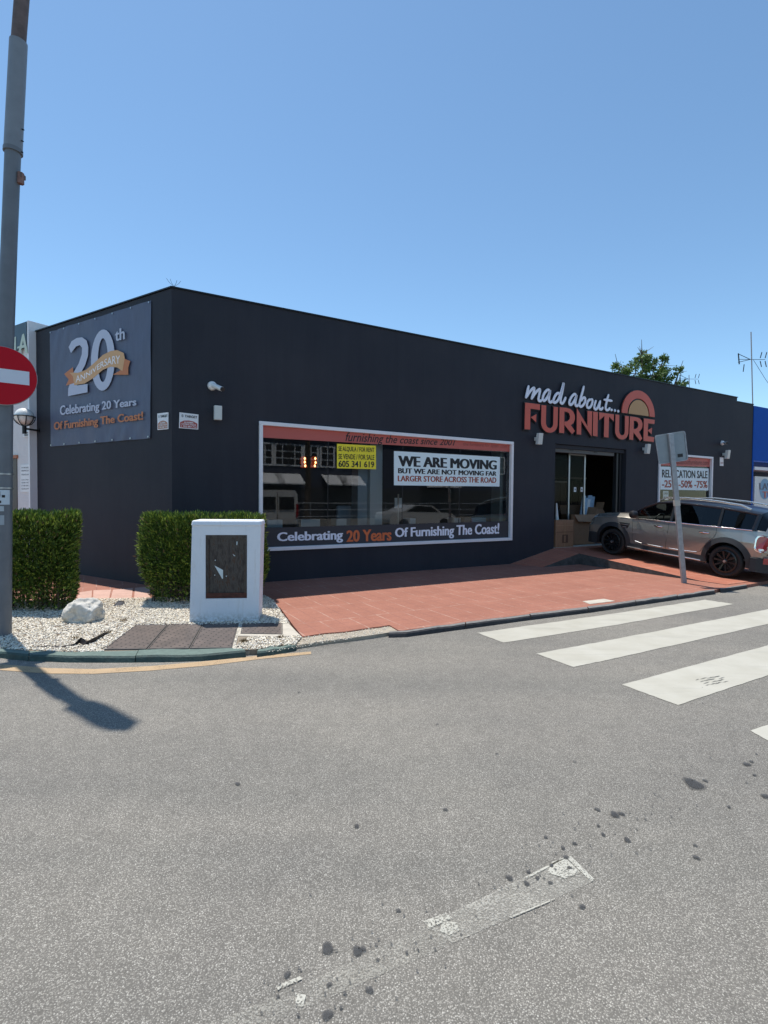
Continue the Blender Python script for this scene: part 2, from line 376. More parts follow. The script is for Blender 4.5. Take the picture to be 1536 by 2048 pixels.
# pavement slab of red tiles
pv = poly_px([(1500, 1168.5), (1429, 1179.5), (1330, 1193), (1180, 1214), (1050, 1229), (930, 1245), (850, 1255), (806, 1261), (798, 1261), (779, 1250), (760, 1253), (739, 1255.5), (690, 1263), (650, 1266), (605, 1273), (586, 1250), (560, 1215), (520, 1200), (300, 1200), (150, 1203), (-60, 1206), (-400, 1215)], PZ)
pv += [FL(14, 1.5, PZ), FL(14, -.2, PZ), FL(0, -.2, PZ), FR(30, -.2, PZ), FR(30, 4.55, PZ), FR(13.9, 4.55, PZ)]
mb = MB(); mb.prism([p-UP*(PZ+.02) for p in pv], UP*(PZ+.02), TILE)
struct(mb.build('pavement'))
# pinkish service covers strip beside the gravel
mb = MB()
for q in ([(160, 1185), (184, 1181.5), (183, 1199), (150, 1202)], [(187, 1181), (222, 1180), (218, 1199.5), (186, 1200)], [(226, 1180), (266, 1176.5), (263, 1198), (221, 1199.5)], [(270, 1176), (300, 1174), (300, 1196), (268, 1198)]):
    mb.prism(poly_px(q, PZ+.0005), UP*.006, PINK)
struct(mb.build('pavement_slab_strip'))
mb = MB(); mb.prism(poly_px([(1165, 1203), (1208, 1198), (1230, 1202.5), (1180, 1208.5)], PZ+.0005), UP*.005, CONC)
struct(mb.build('pavement_cover'))
# sandy break in the kerb
KP = [(480, 1303), (515, 1300), (560, 1291), (605, 1272), (650, 1266), (739, 1255), (779, 1249), (806, 1262), (800, 1268), (745, 1277), (700, 1283), (650, 1289), (600, 1297), (560, 1303), (515, 1309), (485, 1311)]
mb = MB(); mb.prism(poly_px(KP, .0), UP*.045, SAND); struct(mb.build('rubble_verge'))
# gravel bed
ISL = [(-90, 1212), (-20, 1204), (195, 1199), (300, 1197), (530, 1192), (548, 1203), (560, 1222), (570, 1236), (590, 1262), (603, 1275), (590, 1291), (560, 1293), (515, 1300), (480, 1301), (300, 1301), (160, 1306), (43, 1302), (0, 1297), (-90, 1282)]
BZ = .055
isl = poly_px(ISL, BZ)
mb = MB(); mb.prism([p-UP*(BZ-.002) for p in isl], UP*(BZ+.004), DIRT); struct(mb.build('planting_bed'))
islxy = np.array([p[:2] for p in isl])
def inside(P, poly):
    x, y = P[:, 0], P[:, 1]; r = np.zeros(len(P), bool); n = len(poly); j = n-1
    for i in range(n):
        xi, yi = poly[i]; xj, yj = poly[j]
        c = ((yi > y) != (yj > y)) & (x < (xj-xi)*(y-yi)/(yj-yi+1e-12)+xi); r ^= c; j = i
    return r
def pebbles(name, poly, z, count, smin, smax, mats, label, holes=()):
    lo, hi = poly.min(0), poly.max(0); P = rng.uniform(lo, hi, (count*4, 2)); k = inside(P, poly)
    for h in holes: k &= ~inside(P, h)
    P = P[k][:count]; n = len(P)
    bm = bmesh.new(); bmesh.ops.create_icosphere(bm, subdivisions=1, radius=1); bv = np.array([v.co[:] for v in bm.verts]); bf = np.array([[v.index for v in f.verts] for f in bm.faces]); bm.free()
    sc = rng.uniform(smin, smax, (n, 1))*np.array([[1, .75, .5]])*rng.uniform(.8, 1.25, (n, 3))
    a = rng.uniform(0, 6.28, n); tl = rng.normal(0, .35, n)
    V = bv[None]*sc[:, None, :]*rng.uniform(.85, 1.15, (n, len(bv), 1))
    ca, sa, ct, st = np.cos(a), np.sin(a), np.cos(tl), np.sin(tl)
    x, y, zz = V[..., 0], V[..., 1], V[..., 2]
    y2 = y*ct[:, None]-zz*st[:, None]; z2 = y*st[:, None]+zz*ct[:, None]
    X = x*ca[:, None]-y2*sa[:, None]+P[:, :1]; Y = x*sa[:, None]+y2*ca[:, None]+P[:, 1:2]
    Z = z2+z+rng.uniform(0, smax*1.1, (n, 1))
    V = np.stack([X, Y, Z], -1).reshape(-1, 3); Fc = (bf[None]+(np.arange(n)*len(bv))[:, None, None]).reshape(-1, 3)
    me = bpy.data.meshes.new(name); me.vertices.add(len(V)); me.vertices.foreach_set('co', V.ravel())
    me.loops.add(Fc.size); me.loops.foreach_set('vertex_index', Fc.ravel()); me.polygons.add(len(Fc))
    me.polygons.foreach_set('loop_start', np.arange(0, Fc.size, 3)); me.polygons.foreach_set('loop_total', np.full(len(Fc), 3))
    for m in mats: me.materials.append(m)
    me.polygons.foreach_set('material_index', np.repeat(rng.choice(len(mats), n, p=[.5, .3, .14, .06][:len(mats)] if len(mats) == 4 else None), len(bf)))
    me.update(calc_edges=True); me.validate()
    o = bpy.data.objects.new(name, me); S.collection.objects.link(o)
    tag(o, label, 'gravel', kind='stuff'); return o
G1 = mat('pebble_white', (.90, .84, .72), .7); G2 = mat('pebble_cream', (.70, .62, .48), .75); G3 = mat('pebble_grey', (.42, .40, .37), .75); G4 = mat('pebble_brown', (.30, .21, .14), .8)
MH = [(205, 1302), (272, 1249.5), (478, 1248), (466, 1299)]
MH2 = [(478, 1270), (482, 1247.5), (566, 1246), (566, 1271), (590, 1291), (540, 1292), (466, 1299), (470, 1285)]
mhp = np.array([p[:2] for p in poly_px(MH, BZ+.02)]); mh2p = np.array([p[:2] for p in poly_px([(470, 1290), (482, 1247.5), (580, 1246), (600, 1270), (566, 1273), (500, 1272)], BZ+.02)])
pebbles('white_gravel', islxy, BZ+.006, 46000, .0075, .0145, [G1, G2, G3, G4], 'white and cream pebbles spread over the planting bed', [mhp, mh2p])
kpp = np.array([p[:2] for p in poly_px([(500, 1300), (560, 1290), (605, 1274), (739, 1258), (779, 1254), (760, 1268), (700, 1279), (650, 1287), (600, 1295), (540, 1305)], .045)])
pebbles('loose_gravel', kpp, .046, 900, .003, .009, [G1, G2, G3, G4], 'loose stones and grit scattered in the broken kerb edge')
# green kerb stones
def kerb_run(back, front, bot, zt, m, stones, name, grp, lab, mt=None):
    B = [G(x, y, zt) for x, y in back]; Fp = [G(x, y, zt) for x, y in front]
    def samp(P, t):
        P = np.array(P); d = np.r_[0, np.cumsum(np.linalg.norm(np.diff(P, axis=0), axis=1))]; q = t*d[-1]
        return np.array([np.interp(q, d, P[:, i]) for i in range(3)])
    for i in range(stones):
        t0, t1 = i/stones+.0012, (i+1)/stones-.0012; mb = MB(); n = 5; secs = []
        jit = [random.uniform(-.007, .007) for _ in range(n+1)]
        for k in range(n+1):
            t = t0+(t1-t0)*k/n; b = samp(B, t); f = samp(Fp, t); j = UP*jit[k]
            o = (f-b); o[2] = 0; o /= np.linalg.norm(o)
            secs.append([b+j, f+j-o*.02, f+j-UP*.018, f+o*(.015+abs(jit[k]))*1-UP*(zt+.01), b-UP*(zt+.01)])
        vs = [p for s_ in secs for p in s_]; q = 5
        fs = [(k*q+a, k*q+(a+1) % q, (k+1)*q+(a+1) % q, (k+1)*q+a) for k in range(n) for a in range(q)]+[tuple(range(q)), tuple(range(n*q+q-1, n*q-1, -1))]
        tf = [f for f in fs if len(f) == 4 and f[0] % q == 0]; mb.add(vs, [f for f in fs if f not in tf], m); mb.add(vs, tf, mt or m); o = mb.build(name, loc=tuple(secs[n//2][4])); tag(o, lab[min(i, len(lab)-1)] if isinstance(lab, list) else lab, 'kerb stone', grp)
gb = [(-90, 1281), (0, 1296), (43, 1300.6), (156, 1303.5), (300, 1299), (461, 1295), (488, 1299)]
gf = [(-90, 1288), (0, 1303.5), (60, 1309), (156, 1312), (300, 1311.5), (395, 1309.5), (492, 1302)]
KG = dict(mt=mat('worn_green_kerb_top', (.115, .165, .145), .75, var=.25, vscale=14, bump=.4, bscale=50)); KB = dict(mt=mat('worn_grey_kerb_top', (.17, .165, .16), .8, var=.35, vscale=14, bump=.4, bscale=50))
kerb_run(gb, gf, None, .07, GREENK, 3, 'kerb_stone', 'green kerb stones round the gravel bed',
         ['green painted kerb stone at the foot of the grey street pole', 'green painted kerb stone in front of the crumpled black sheet', 'green painted kerb stone in front of the cast iron covers'], **KG)
kerb_run([(516, 1299.5), (545, 1292.5), (591, 1288)], [(514, 1304), (548, 1299.5), (592, 1291.5)], None, .06, GREENK, 1, 'kerb_stone', 'green kerb stones round the gravel bed',
         'short broken green kerb stone by the small grate', **KG)
rb = [(778, 1262), (806, 1261), (930, 1244), (1050, 1228), (1180, 1212.5), (1330, 1191.5), (1429, 1178.5)]
rf = [(776, 1265), (808, 1264.5), (930, 1248.5), (1050, 1232.5), (1180, 1217), (1330, 1195.5), (1430, 1181.5)]
kerb_run(rb, rf, None, PZ+.004, BLACKK, 6, 'kerb_stone', 'black kerb stones along the red pavement',
         ['worn grey end kerb stone beside the sandy gap', 'black kerb stone second from the sandy gap', 'black kerb stone facing the end of the first white stripe', 'black kerb stone beside the square pale cover', 'black kerb stone right of the square pale cover', 'black kerb stone nearest the leaning sign post'], **KB)
kerb_run([(1440, 1177), (1492, 1168.5)], [(1441, 1179), (1494, 1170.5)], None, PZ+.004, BLACKK, 1, 'kerb_stone', 'black kerb stones along the red pavement', 'black kerb stone at the foot of the car ramp', **KB)
# cast iron covers
def cover_mat():
    m = mat('cast_iron', (.12, .105, .10), .6, .2); N, L = nodes(m); b = N['Principled BSDF']
    pos = newn(m, 'ShaderNodeNewGeometry').outputs['Position']
    mp = newn(m, 'ShaderNodeMapping'); mp.inputs['Rotation'].default_value = (0, 0, .05); L.new(pos, mp.inputs[0])
    t = newn(m, 'ShaderNodeTexBrick'); t.inputs['Scale'].default_value = 1; t.inputs['Brick Width'].default_value = .16; t.inputs['Row Height'].default_value = .045; t.inputs['Mortar Size'].default_value = .009
    L.new(mp.outputs[0], t.inputs['Vector'])
    c = mixc(m, t.outputs['Fac'], (.17, .14, .128), (.05, .043, .04)); c = mixc(m, 1., c, ramp(m, noise(m, pos, 6, 5, .6), [(.3, (.75, .75, .75)), (.7, (1.25, 1.2, 1.15))]), 'MULTIPLY')
    L.new(c, b.inputs['Base Color']); L.new(bumpn(m, t.outputs['Fac'], .6, -.01), b.inputs['Normal']); return m
CI = cover_mat()
FRAME_IRON = mat('iron_rim', (.10, .09, .085), .6, .2, var=.3, vscale=20)
def cover(q, z, label, grp=None):
    P = poly_px(q, z); c = sum(P)/4; r = thing('service_cover', label, 'service cover', c, grp)
    a = MB(); a.prism([c+(p-c)*.93 for p in P], UP*.012, CI); a.build('plate', r)
    b = MB()
    for i in range(4):
        p, q2 = P[i], P[(i+1) % 4]; pi, qi = c+(p-c)*.945, c+(q2-c)*.945; b.prism([p, q2, qi, pi], UP*.015, FRAME_IRON)
    b.build('rim', r)
cz = BZ+.006
cover([(207, 1301), (273, 1250), (336, 1249.5), (292, 1300)], cz, 'square cast iron cover nearest the crumpled black sheet', 'cast iron covers in front of the white cabinet')
cover([(294, 1300), (338, 1249.5), (405, 1249), (377, 1299)], cz, 'square cast iron cover in the middle of the row of three', 'cast iron covers in front of the white cabinet')
cover([(379, 1299), (407, 1249), (477, 1248), (464, 1298)], cz, 'square cast iron cover right below the white cabinet', 'cast iron covers in front of the white cabinet')
cover([(481, 1268.5), (485, 1249), (565, 1247), (565, 1270)], cz, 'narrow dark iron grate in a pale concrete surround beside the cabinet')
mb = MB(); mb.prism(poly_px([(464, 1299), (478, 1247), (566, 1245.5), (569, 1240), (600, 1272), (566, 1274), (476, 1273), (470, 1299)], BZ+.003), UP*.01, CONC); struct(mb.build('concrete_surround'))
# crossing stripes and lane paint
def rounded(pts, z, r=.04):
    P = [G(x, y, z) for x, y in pts]; out = []; n = len(P)
    for i in range(n):
        a, b, c = P[i-1], P[i], P[(i+1) % n]; u = (a-b)/np.linalg.norm(a-b); v = (c-b)/np.linalg.norm(c-b)
        for t in (0, .5, 1): out.append(b+u*r*(1-t)**2+v*r*t**2)
    return out
def sheet(name, polys, m, z=.004, r=.03):
    mb = MB()
    for q in polys: P = rounded(q, z, r); mb.add(P, [tuple(range(len(P)))], m)
    return struct(mb.build(name))
def refine(q, amp=.7, n=14):  # slightly uneven hand painted edges
    out = []
    for i in range(len(q)):
        a, b = np.array(q[i], float), np.array(q[(i+1) % len(q)], float); d = b-a; nn = np.array([-d[1], d[0]])/np.linalg.norm(d)
        for k in range(n):
            p = a+d*k/n; out.append(tuple(p+(nn*random.uniform(-amp, amp) if k else 0)))
    return out
sheet('road_marking', [refine([(954.2, 1265.5), (1236, 1226), (1409.8, 1199.3), (1467.4, 1208), (1236, 1249.3), (1007, 1285)], .35)], ZEBRA, r=.0)
sheet('road_marking', [refine([(1072.7, 1307.4), (1238, 1276.6), (1536, 1218.6), (1760, 1174), (1860, 1186), (1536, 1247.9), (1236, 1315.3), (1147.4, 1334)], .45)], ZEBRA, r=.0)
sheet('road_marking', [refine([(1243.8, 1369), (1536, 1290.5), (2000, 1166), (2150, 1176), (1536, 1350.4), (1356, 1410)], .5)], ZEBRA, r=.0)
sheet('road_marking', [refine([(1501, 1461), (1800, 1362), (1920, 1430), (1620, 1528)], .5)], ZEBRA, r=.0)
sheet('road_marking', [[(1128, 1714), (1188, 1762), (1120, 1792), (905, 1886), (868, 1862), (846, 1853), (980, 1788)]], WORN, r=.0)
sheet('road_marking', [[(846, 1853.3), (868, 1862.3), (905, 1886.3), (760, 1950), (530, 2052), (380, 2120), (200, 2120), (440, 2040), (640, 1952)]], WORN3, r=.0)
sheet('road_marking', [[(1130, 1712), (1142, 1712), (1189, 1758), (1182, 1763)], [(1105, 1723), (1132, 1716), (1160, 1745), (1130, 1757), (1095, 1745)],
    [(846, 1842), (893, 1826), (905, 1836), (860, 1856)], [(885, 1842), (915, 1845), (918, 1862), (898, 1870), (880, 1862)], [(590, 1985), (612, 1990), (606, 2014), (592, 2012)],
    [(1050, 1754), (1128, 1714), (1130, 1717), (1054, 1757)], [(1020, 1833), (1110, 1796), (1111, 1798), (1022, 1836)],
    [(552, 1972), (600, 1952), (604, 1958), (556, 1980)]], WORN2, z=.006, r=.0)
yl = [(-90, 1315), (0, 1328), (95, 1336), (189, 1338), (302, 1332), (415, 1322), (520, 1311), (622, 1303)]
yb = [(622, 1308), (520, 1318), (415, 1331), (302, 1341), (189, 1347.5), (95, 1347), (0, 1340), (-90, 1327)]
sheet('road_marking', [yl+yb], YEL, r=.0)
# bitumen spots
SPOT = mat('oil_stain', (.045, .047, .05), .7, var=.3, vscale=60)
SPOT.node_tree.nodes['Principled BSDF'].inputs['Alpha'].default_value = .62
SPOT2 = mat('oil_stain_edge', (.06, .06, .062), .8)
SPOT2.node_tree.nodes['Principled BSDF'].inputs['Alpha'].default_value = .35
sp_l = [(1342, 348, 24), (1372, 340, 6), (1480, 297, 9), (1492, 290, 5), (1505, 270, 4), (1528, 380, 10), (1135, 428, 12), (1153, 426, 8), (1090, 415, 7), (1168, 494, 9), (1348, 540, 8), (860, 593, 9), (905, 608, 8), (933, 594, 6), (693, 415, 6), (461, 458, 7), (385, 777, 17), (463, 784, 14), (478, 778, 8), (495, 885, 10), (385, 950, 14), (390, 872, 7), (1008, 540, 8), (1000, 515, 6), (1030, 503, 6), (955, 487, 5), (1050, 668, 8), (1105, 480, 6), (1092, 457, 5), (1215, 440, 4), (1240, 375, 4), (570, 678, 6), (1030, 290, 4), (827, 270, 4), (1500, 325, 5), (1030, 465, 4), (967, 606, 6), (910, 577, 6), (970, 562, 6), (980, 572, 4), (1018, 568, 6), (280, 845, 9), (903, 503, 3), (1192, 528, 4), (1433, 408, 5), (1345, 508, 5), (1283, 433, 3), (340, 637, 4), (1480, 345, 4), (150, 348, 7), (310, 110, 4), (672, 193, 4), (1015, 210, 3)]
mb = MB()
def spot(x, y, r, z=.008, ring2=True):
    c = G(x, y, z); rr = r*c[1]/FPX*1.0; n = 14; ph = random.uniform(0, 6)
    ring = [c+np.array([math.cos(2*math.pi*k/n), math.sin(2*math.pi*k/n), 0])*rr*(1+.16*math.sin(2*2*math.pi*k/n+ph)+.10*math.sin(3*2*math.pi*k/n+ph*2)) for k in range(n)]
    mb.add(ring, [tuple(range(n))], SPOT)
    if r > 3: mb.add([c+(p-c)*1.3-UP*.002 for p in ring], [tuple(range(n))], SPOT2)
for x, y, r in sp_l: spot(360+x/1.306, 1300+y/1.306, r/1.306*.9)
for i in range(210):
    t = random.random(); x = 560+t*980+random.gauss(0, 55); y = 2010-t*520+random.gauss(0, 42)
    spot(x, y, random.uniform(.8, 2.7)*(.7+.6*(1-t)))
for i in range(30): spot(random.uniform(60, 1500), random.uniform(1350, 1800), random.uniform(.6, 1.6))
for k in range(5): # rubbed dark streaks on the third stripe
    for j in range(4):
        x0_, y0_ = 1393+k*9+j*5+random.uniform(-3, 3), 1366-k*1.5+j*3.6-6; ln_ = random.uniform(9, 19)
        mb.add([G(*p_, .008) for p_ in ((x0_, y0_), (x0_+ln_*.5, y0_-ln_*.16-.5), (x0_+ln_, y0_-ln_*.26), (x0_+ln_*.5, y0_-ln_*.12+.5))], [(0, 1, 2, 3)], SPOT)
struct(mb.build('oil_stains'))

# ================================================================== RAMP
def rz(n): return .425-.0795*n
RS0, RS1, RN1 = 10.09, 13.9, 4.5
mb = MB()
A = [FR(RS0, -.05, rz(0)+.004), FR(RS1, -.05, rz(0)+.004), FR(RS1, RN1, rz(RN1)), FR(RS0, 4.12, rz(4.12)), FR(RS0, RN1, PZ+.006)]
top = [FR(RS0, 0, rz(0)), FR(RS1, 0, rz(0)), FR(RS1, 3.95, rz(3.95)+.01), FR(RS1, RN1, PZ+.02), FR(RS0-.0, RN1, PZ+.008), FR(RS0, 4.02, PZ+.012)]
mb.add([FR(RS0, 0, rz(0)), FR(RS1, 0, rz(0)), FR(RS1, 4.02, PZ+.012), FR(RS0, 4.02, PZ+.012)], [(0, 1, 2, 3)], RAMPM)
mb.add([FR(RS0, 4.02, PZ+.012), FR(RS1, 4.02, PZ+.012), FR(RS1, RN1+.05, PZ+.008), FR(RS0, RN1+.05, PZ+.008)], [(0, 1, 2, 3)], RAMPM)
mb.add([FR(RS0, 0, rz(0)), FR(RS0, 4.02, PZ+.012), FR(RS0, 4.02, 0), FR(RS0, 0, 0)], [(0, 1, 2, 3)], RAMPS)
mb.add([FR(RS1, 0, rz(0)), FR(RS1, 4.02, PZ+.012), FR(RS1, 4.02, 0), FR(RS1, 0, 0)], [(0, 1, 2, 3)], RAMPS)
mb.add([FR(RS0, 4.02, PZ+.012), FR(RS0, RN1+.05, PZ+.008), FR(RS0, RN1+.05, 0), FR(RS0, 4.02, 0)], [(0, 1, 2, 3)], RAMPS)
# side wing that slopes down along the wall
nw = .86
a0, a1 = FR(8.42, 0, PZ+.002), FR(8.72, nw, PZ+.002)
mb.add([a0, a1, FR(RS0, nw, rz(nw)), FR(RS0, 0, rz(0))], [(0, 1, 2, 3)], RAMPM)
mb.add([a1, FR(RS0, nw, rz(nw)), FR(RS0, nw, PZ-.02), FR(8.72, nw, PZ-.02)], [(0, 1, 2, 3)], RAMPS)
struct(mb.build('ramp'))

# ================================================================== MAIN BUILDING
HB = 5.62; WE = 20.70; TH = .28
bld = thing('shop_building', 'low flat roofed shop with dark charcoal walls and a corner, display window and open doorway', 'building', FR(10, -3, PZ))
w1 = (FR.sz(517.6, 842.3), FR.sz(1022.6, 1080.5)); W1 = (w1[0][0], w1[1][0], w1[1][1], w1[0][1])
dA = FR.sz(1111, 887); dB = FR.sz(1253, 899); DR = (dA[0], dB[0], .425, dA[1])
v1 = FR.sz(1317, 905); v2 = FR.sz(1424.5, 914); W2 = (v1[0], v2[0], W1[2], v2[1])
I = .03
ops = [(W1[0]+I, W1[1]-I, W1[2]+I, W1[3]-I), DR, (W2[0]+I, W2[1]-I, W2[2]+I, W2[3]-I)]
ss = sorted({-0.0, 19.52, WE, *[o[0] for o in ops], *[o[1] for o in ops]}); zs = sorted({0., *[o[2] for o in ops], *[o[3] for o in ops], HB-.15, HB})
mb = MB()
for i in range(len(ss)-1):
    for j in range(len(zs)-1):
        sm, zm = (ss[i]+ss[i+1])/2, (zs[j]+zs[j+1])/2
        if any(o[0] < sm < o[1] and o[2] < zm < o[3] for o in ops): continue
        if sm > 19.52 and zm > HB-.15: continue
        mb.quad(FR(ss[i], 0, zs[j]), FR(ss[i+1], 0, zs[j]), FR(ss[i+1], 0, zs[j+1]), FR(ss[i], 0, zs[j+1]), WALLF)
        mb.quad(FR(ss[i], -TH, zs[j]), FR(ss[i+1], -TH, zs[j]), FR(ss[i+1], -TH, zs[j+1]), FR(ss[i], -TH, zs[j+1]), WALLF)
for o in ops:
    a, b, c, d = o
    mb.quad(FR(a, 0, c), FR(a, -TH, c), FR(a, -TH, d), FR(a, 0, d), WALLF); mb.quad(FR(b, 0, c), FR(b, -TH, c), FR(b, -TH, d), FR(b, 0, d), WALLF)
    mb.quad(FR(a, 0, d), FR(b, 0, d), FR(b, -TH, d), FR(a, -TH, d), WALLF); mb.quad(FR(a, 0, c), FR(b, 0, c), FR(b, -TH, c), FR(a, -TH, c), WALLF)
mb.quad(FR(0, 0, HB), FR(19.52, 0, HB), FR(19.52, -TH, HB), FR(0, -TH, HB), WALLF)
mb.quad(FR(19.52, 0, HB-.15), FR(WE, 0, HB-.15), FR(WE, -TH, HB-.15), FR(19.52, -TH, HB-.15), WALLF)
mb.quad(FR(19.52, 0, HB-.15), FR(19.52, -TH, HB-.15), FR(19.52, -TH, HB), FR(19.52, 0, HB), WALLF)
mb.build('front_wall', bld)
mb = MB()
LE = 9.0
mb.quad(FL(0, 0, 0), FL(LE, 0, 0), FL(LE, 0, HB-.005), FL(0, 0, HB-.005), WALLF)
mb.quad(FL(.3, -TH, 0), FL(LE, -TH, 0), FL(LE, -TH, HB-.005), FL(.3, -TH, HB-.005), WALLF)
mb.quad(FL(0, 0, HB-.005), FL(LE, 0, HB-.005), FL(LE, -TH, HB-.005), FL(.0, -TH, HB-.005), WALLF)
mb.build('side_wall', bld)
BK = [FR(.45, -TH-.05, 0), FR(WE, -TH-.05, 0), FR(WE, -15, 0), FL(LE, -TH-.05, 0)]
mb = MB()
for i in (1, 2):
    a, b = BK[i], BK[i+1]; mb.quad(a, b, b+UP*(HB-.3), a+UP*(HB-.3), WALLF)
mb.build('rear_wall', bld)
mb = MB(); mb.prism([p+UP*4.7 for p in BK], UP*.15, mat('roof_felt', (.2, .2, .2), .9)); mb.build('roof', bld)
# thin drip edge along the parapet
mb = MB(); mb.fbox(FR, -.02, 19.54, -TH-.02, .025, HB+.002, HB+.03, BLACKM); mb.fbox(FL, .0, LE, -TH-.02, .025, HB+.004, HB+.028, BLACKM)
mb.fbox(FR, 19.55, WE, -TH-.02, .02, HB-.148, HB-.12, BLACKM)
mb.build('parapet_coping', bld)
# interior shell
mb = MB()
def room(s0, s1, n0, n1, z0, z1, m, mf):
    mb.quad(FR(s0, n0, z0), FR(s1, n0, z0), FR(s1, n1, z0), FR(s0, n1, z0), mf)
    mb.quad(FR(s0, n0, z1), FR(s1, n0, z1), FR(s1, n1, z1), FR(s0, n1, z1), m)
    mb.quad(FR(s0, n1, z0), FR(s1, n1, z0), FR(s1, n1, z1), FR(s0, n1, z1), m)
    for q in (s0, s1): mb.quad(FR(q, n0, z0), FR(q, n1, z0), FR(q, n1, z1), FR(q, n0, z1), m)
room(1.2, 20.5, -TH-.01, -7.5, .425, 3.75, INTW, INTF)
mb.build('interior', bld)
mb = MB(); mb.fbox(FR, DR[0]+.002, DR[1]-.002, -TH-.02, .012, .33, .431, CONC); mb.build('threshold', bld)
# display window
def frame_ring(mb, a, b, c, d, w, n0, n1, m):
    mb.fbox(FR, a, b, n0, n1, d-w, d, m); mb.fbox(FR, a, b, n0, n1, c, c+w, m)
    mb.fbox(FR, a, a+w, n0, n1, c+w+.001, d-w-.001, m); mb.fbox(FR, b-w, b, n0, n1, c+w+.001, d-w-.001, m)
GN = -.05
def window(W_, joints, w, gm=None):
    pane = MB(); a, b, c, d = W_
    pane.quad(FR(a+.03, GN, c+.03), FR(b-.03, GN, c+.03), FR(b-.03, GN, d-.03), FR(a+.03, GN, d-.03), gm or GLASS)
    p = pane.build('display_window', bld)
    fr = MB(); frame_ring(fr, a, b, c, d, w, -.045, .045, WHITE); subbuild(fr, 'window_frame', p, bev=.006)
    if joints:
        for x in joints:
            jm = MB(); s_, _ = FR.sz(x, 960, GN); jm.fbox(FR, s_-.006, s_+.006, GN-.012, GN+.004, c+w+.24, d-w-.2, BLACKP); subbuild(jm, 'glazing_joint', p)
    return p
P1 = window(W1, (656, 805, 919), .075)
P2 = window(W2, (), .07, GLASS2)
def strip(parent, quad, m, texts, name, off=-.035):
    mb = MB(); Q = [FR.sz(x, y, off) for x, y in quad]
    mb.add([FR(s_, off, z_) for s_, z_ in Q], [(0, 1, 2, 3)], m)
    for t, q, mm, bo in texts: text_on(mb, t, FR, off+.004, q, mm, bo)
    return subbuild(mb, name, parent)
strip(P1, [(523, 849), (1020, 884.5), (1019.5, 903.5), (523.5, 875)], VRED,
      [('furnishing the coast since 2001', [(694, 864), (911, 879.5), (906, 895), (688, 888)], TXK, 0.008), ('the furniture for Spain .com', [(927, 884), (1014, 889), (1013, 898), (926, 893)], mat('faded_red_print', (.30, .07, .055), .5), 0.0)], 'top_vinyl_strip')
strip(P1, [(524, 1056), (1018.5, 1042), (1018, 1076), (527, 1098)], VDARK,
      [('Celebrating', [(554, 1065), (686, 1059.5), (686, 1085), (554, 1088)], TXW, .042), ('20 Years', [(693, 1061), (783, 1056.5), (783, 1081), (693, 1084)], TXO, .042),
       ('Of Furnishing The Coast!', [(790, 1056), (999, 1046), (998, 1074), (790, 1080)], TXW, .042)], 'bottom_vinyl_strip')
strip(P2, [(1322, 914), (1420, 917), (1419.5, 934), (1322, 931)], VRED,
      [('www.madaboutfurniture.com', [(1330, 918), (1417, 920), (1417, 930), (1330, 928)], mat('dark_red_lettering', (.16, .03, .025), .5), 0.0)], 'top_vinyl_strip')
# doorway fittings
dz = DR[3]
mb = MB()
mb.fbox(FR, DR[0]+.01, DR[1]-.45, -.25, -.10, dz-.22, dz-.12, mat('grey_shutter_box', (.11, .105, .10), .6, .2))
mb.fbox(FR, DR[0]+.01, DR[1]-.01, -.265, -.06, dz-.115, dz-.01, WALLF)
for k in (.28, .7): mb.fbox(FR, DR[0]+(DR[1]-DR[0])*k*.8, DR[0]+(DR[1]-DR[0])*k*.8+.14, -.095, -.085, dz-.16, dz-.125, BLACKP)
rs = mb.build('roller_shutter', bld)
mb = MB()
for k in (0, .16): mb.fbox(FR, DR[1]-.30+k, DR[1]-.22+k, -.24, -.12, .432, dz-.12, BLACKP)
subbuild(mb, 'shutter_guide', rs)
gd = MB()
for x, w in ((1137, .055), (1168, .055)):
    s_, _ = FR.sz(x, 980, -.45); gd.fbox(FR, s_-w/2, s_+w/2, -.48, -.43, .426, dz-.16, ALU)
s1_, s2_ = FR.sz(1137, 980, -.45)[0], FR.sz(1168, 980, -.45)[0]
gd.fbox(FR, s1_, s2_, -.475, -.435, dz-.24, dz-.18, ALU)
gdo = gd.build('sliding_door', bld)
gg = MB(); gg.quad(FR(DR[0]-.3, -.455, .43), FR(s2_, -.455, .43), FR(s2_, -.455, dz-.2), FR(DR[0]-.3, -.455, dz-.2), GLASS3); subbuild(gg, 'door_glass', gdo)
for x, y in ((1150.5, 979), (1164, 979)):
    st = MB(); a, z_ = FR.sz(x, y, -.44); st.fbox(FR, a-.05, a+.05, -.45, -.446, z_-.07, z_+.07, WHITE); st.fbox(FR, a-.02, a+.02, -.4455, -.443, z_-.03, z_+.03, TXK); subbuild(st, 'door_sticker', gdo)

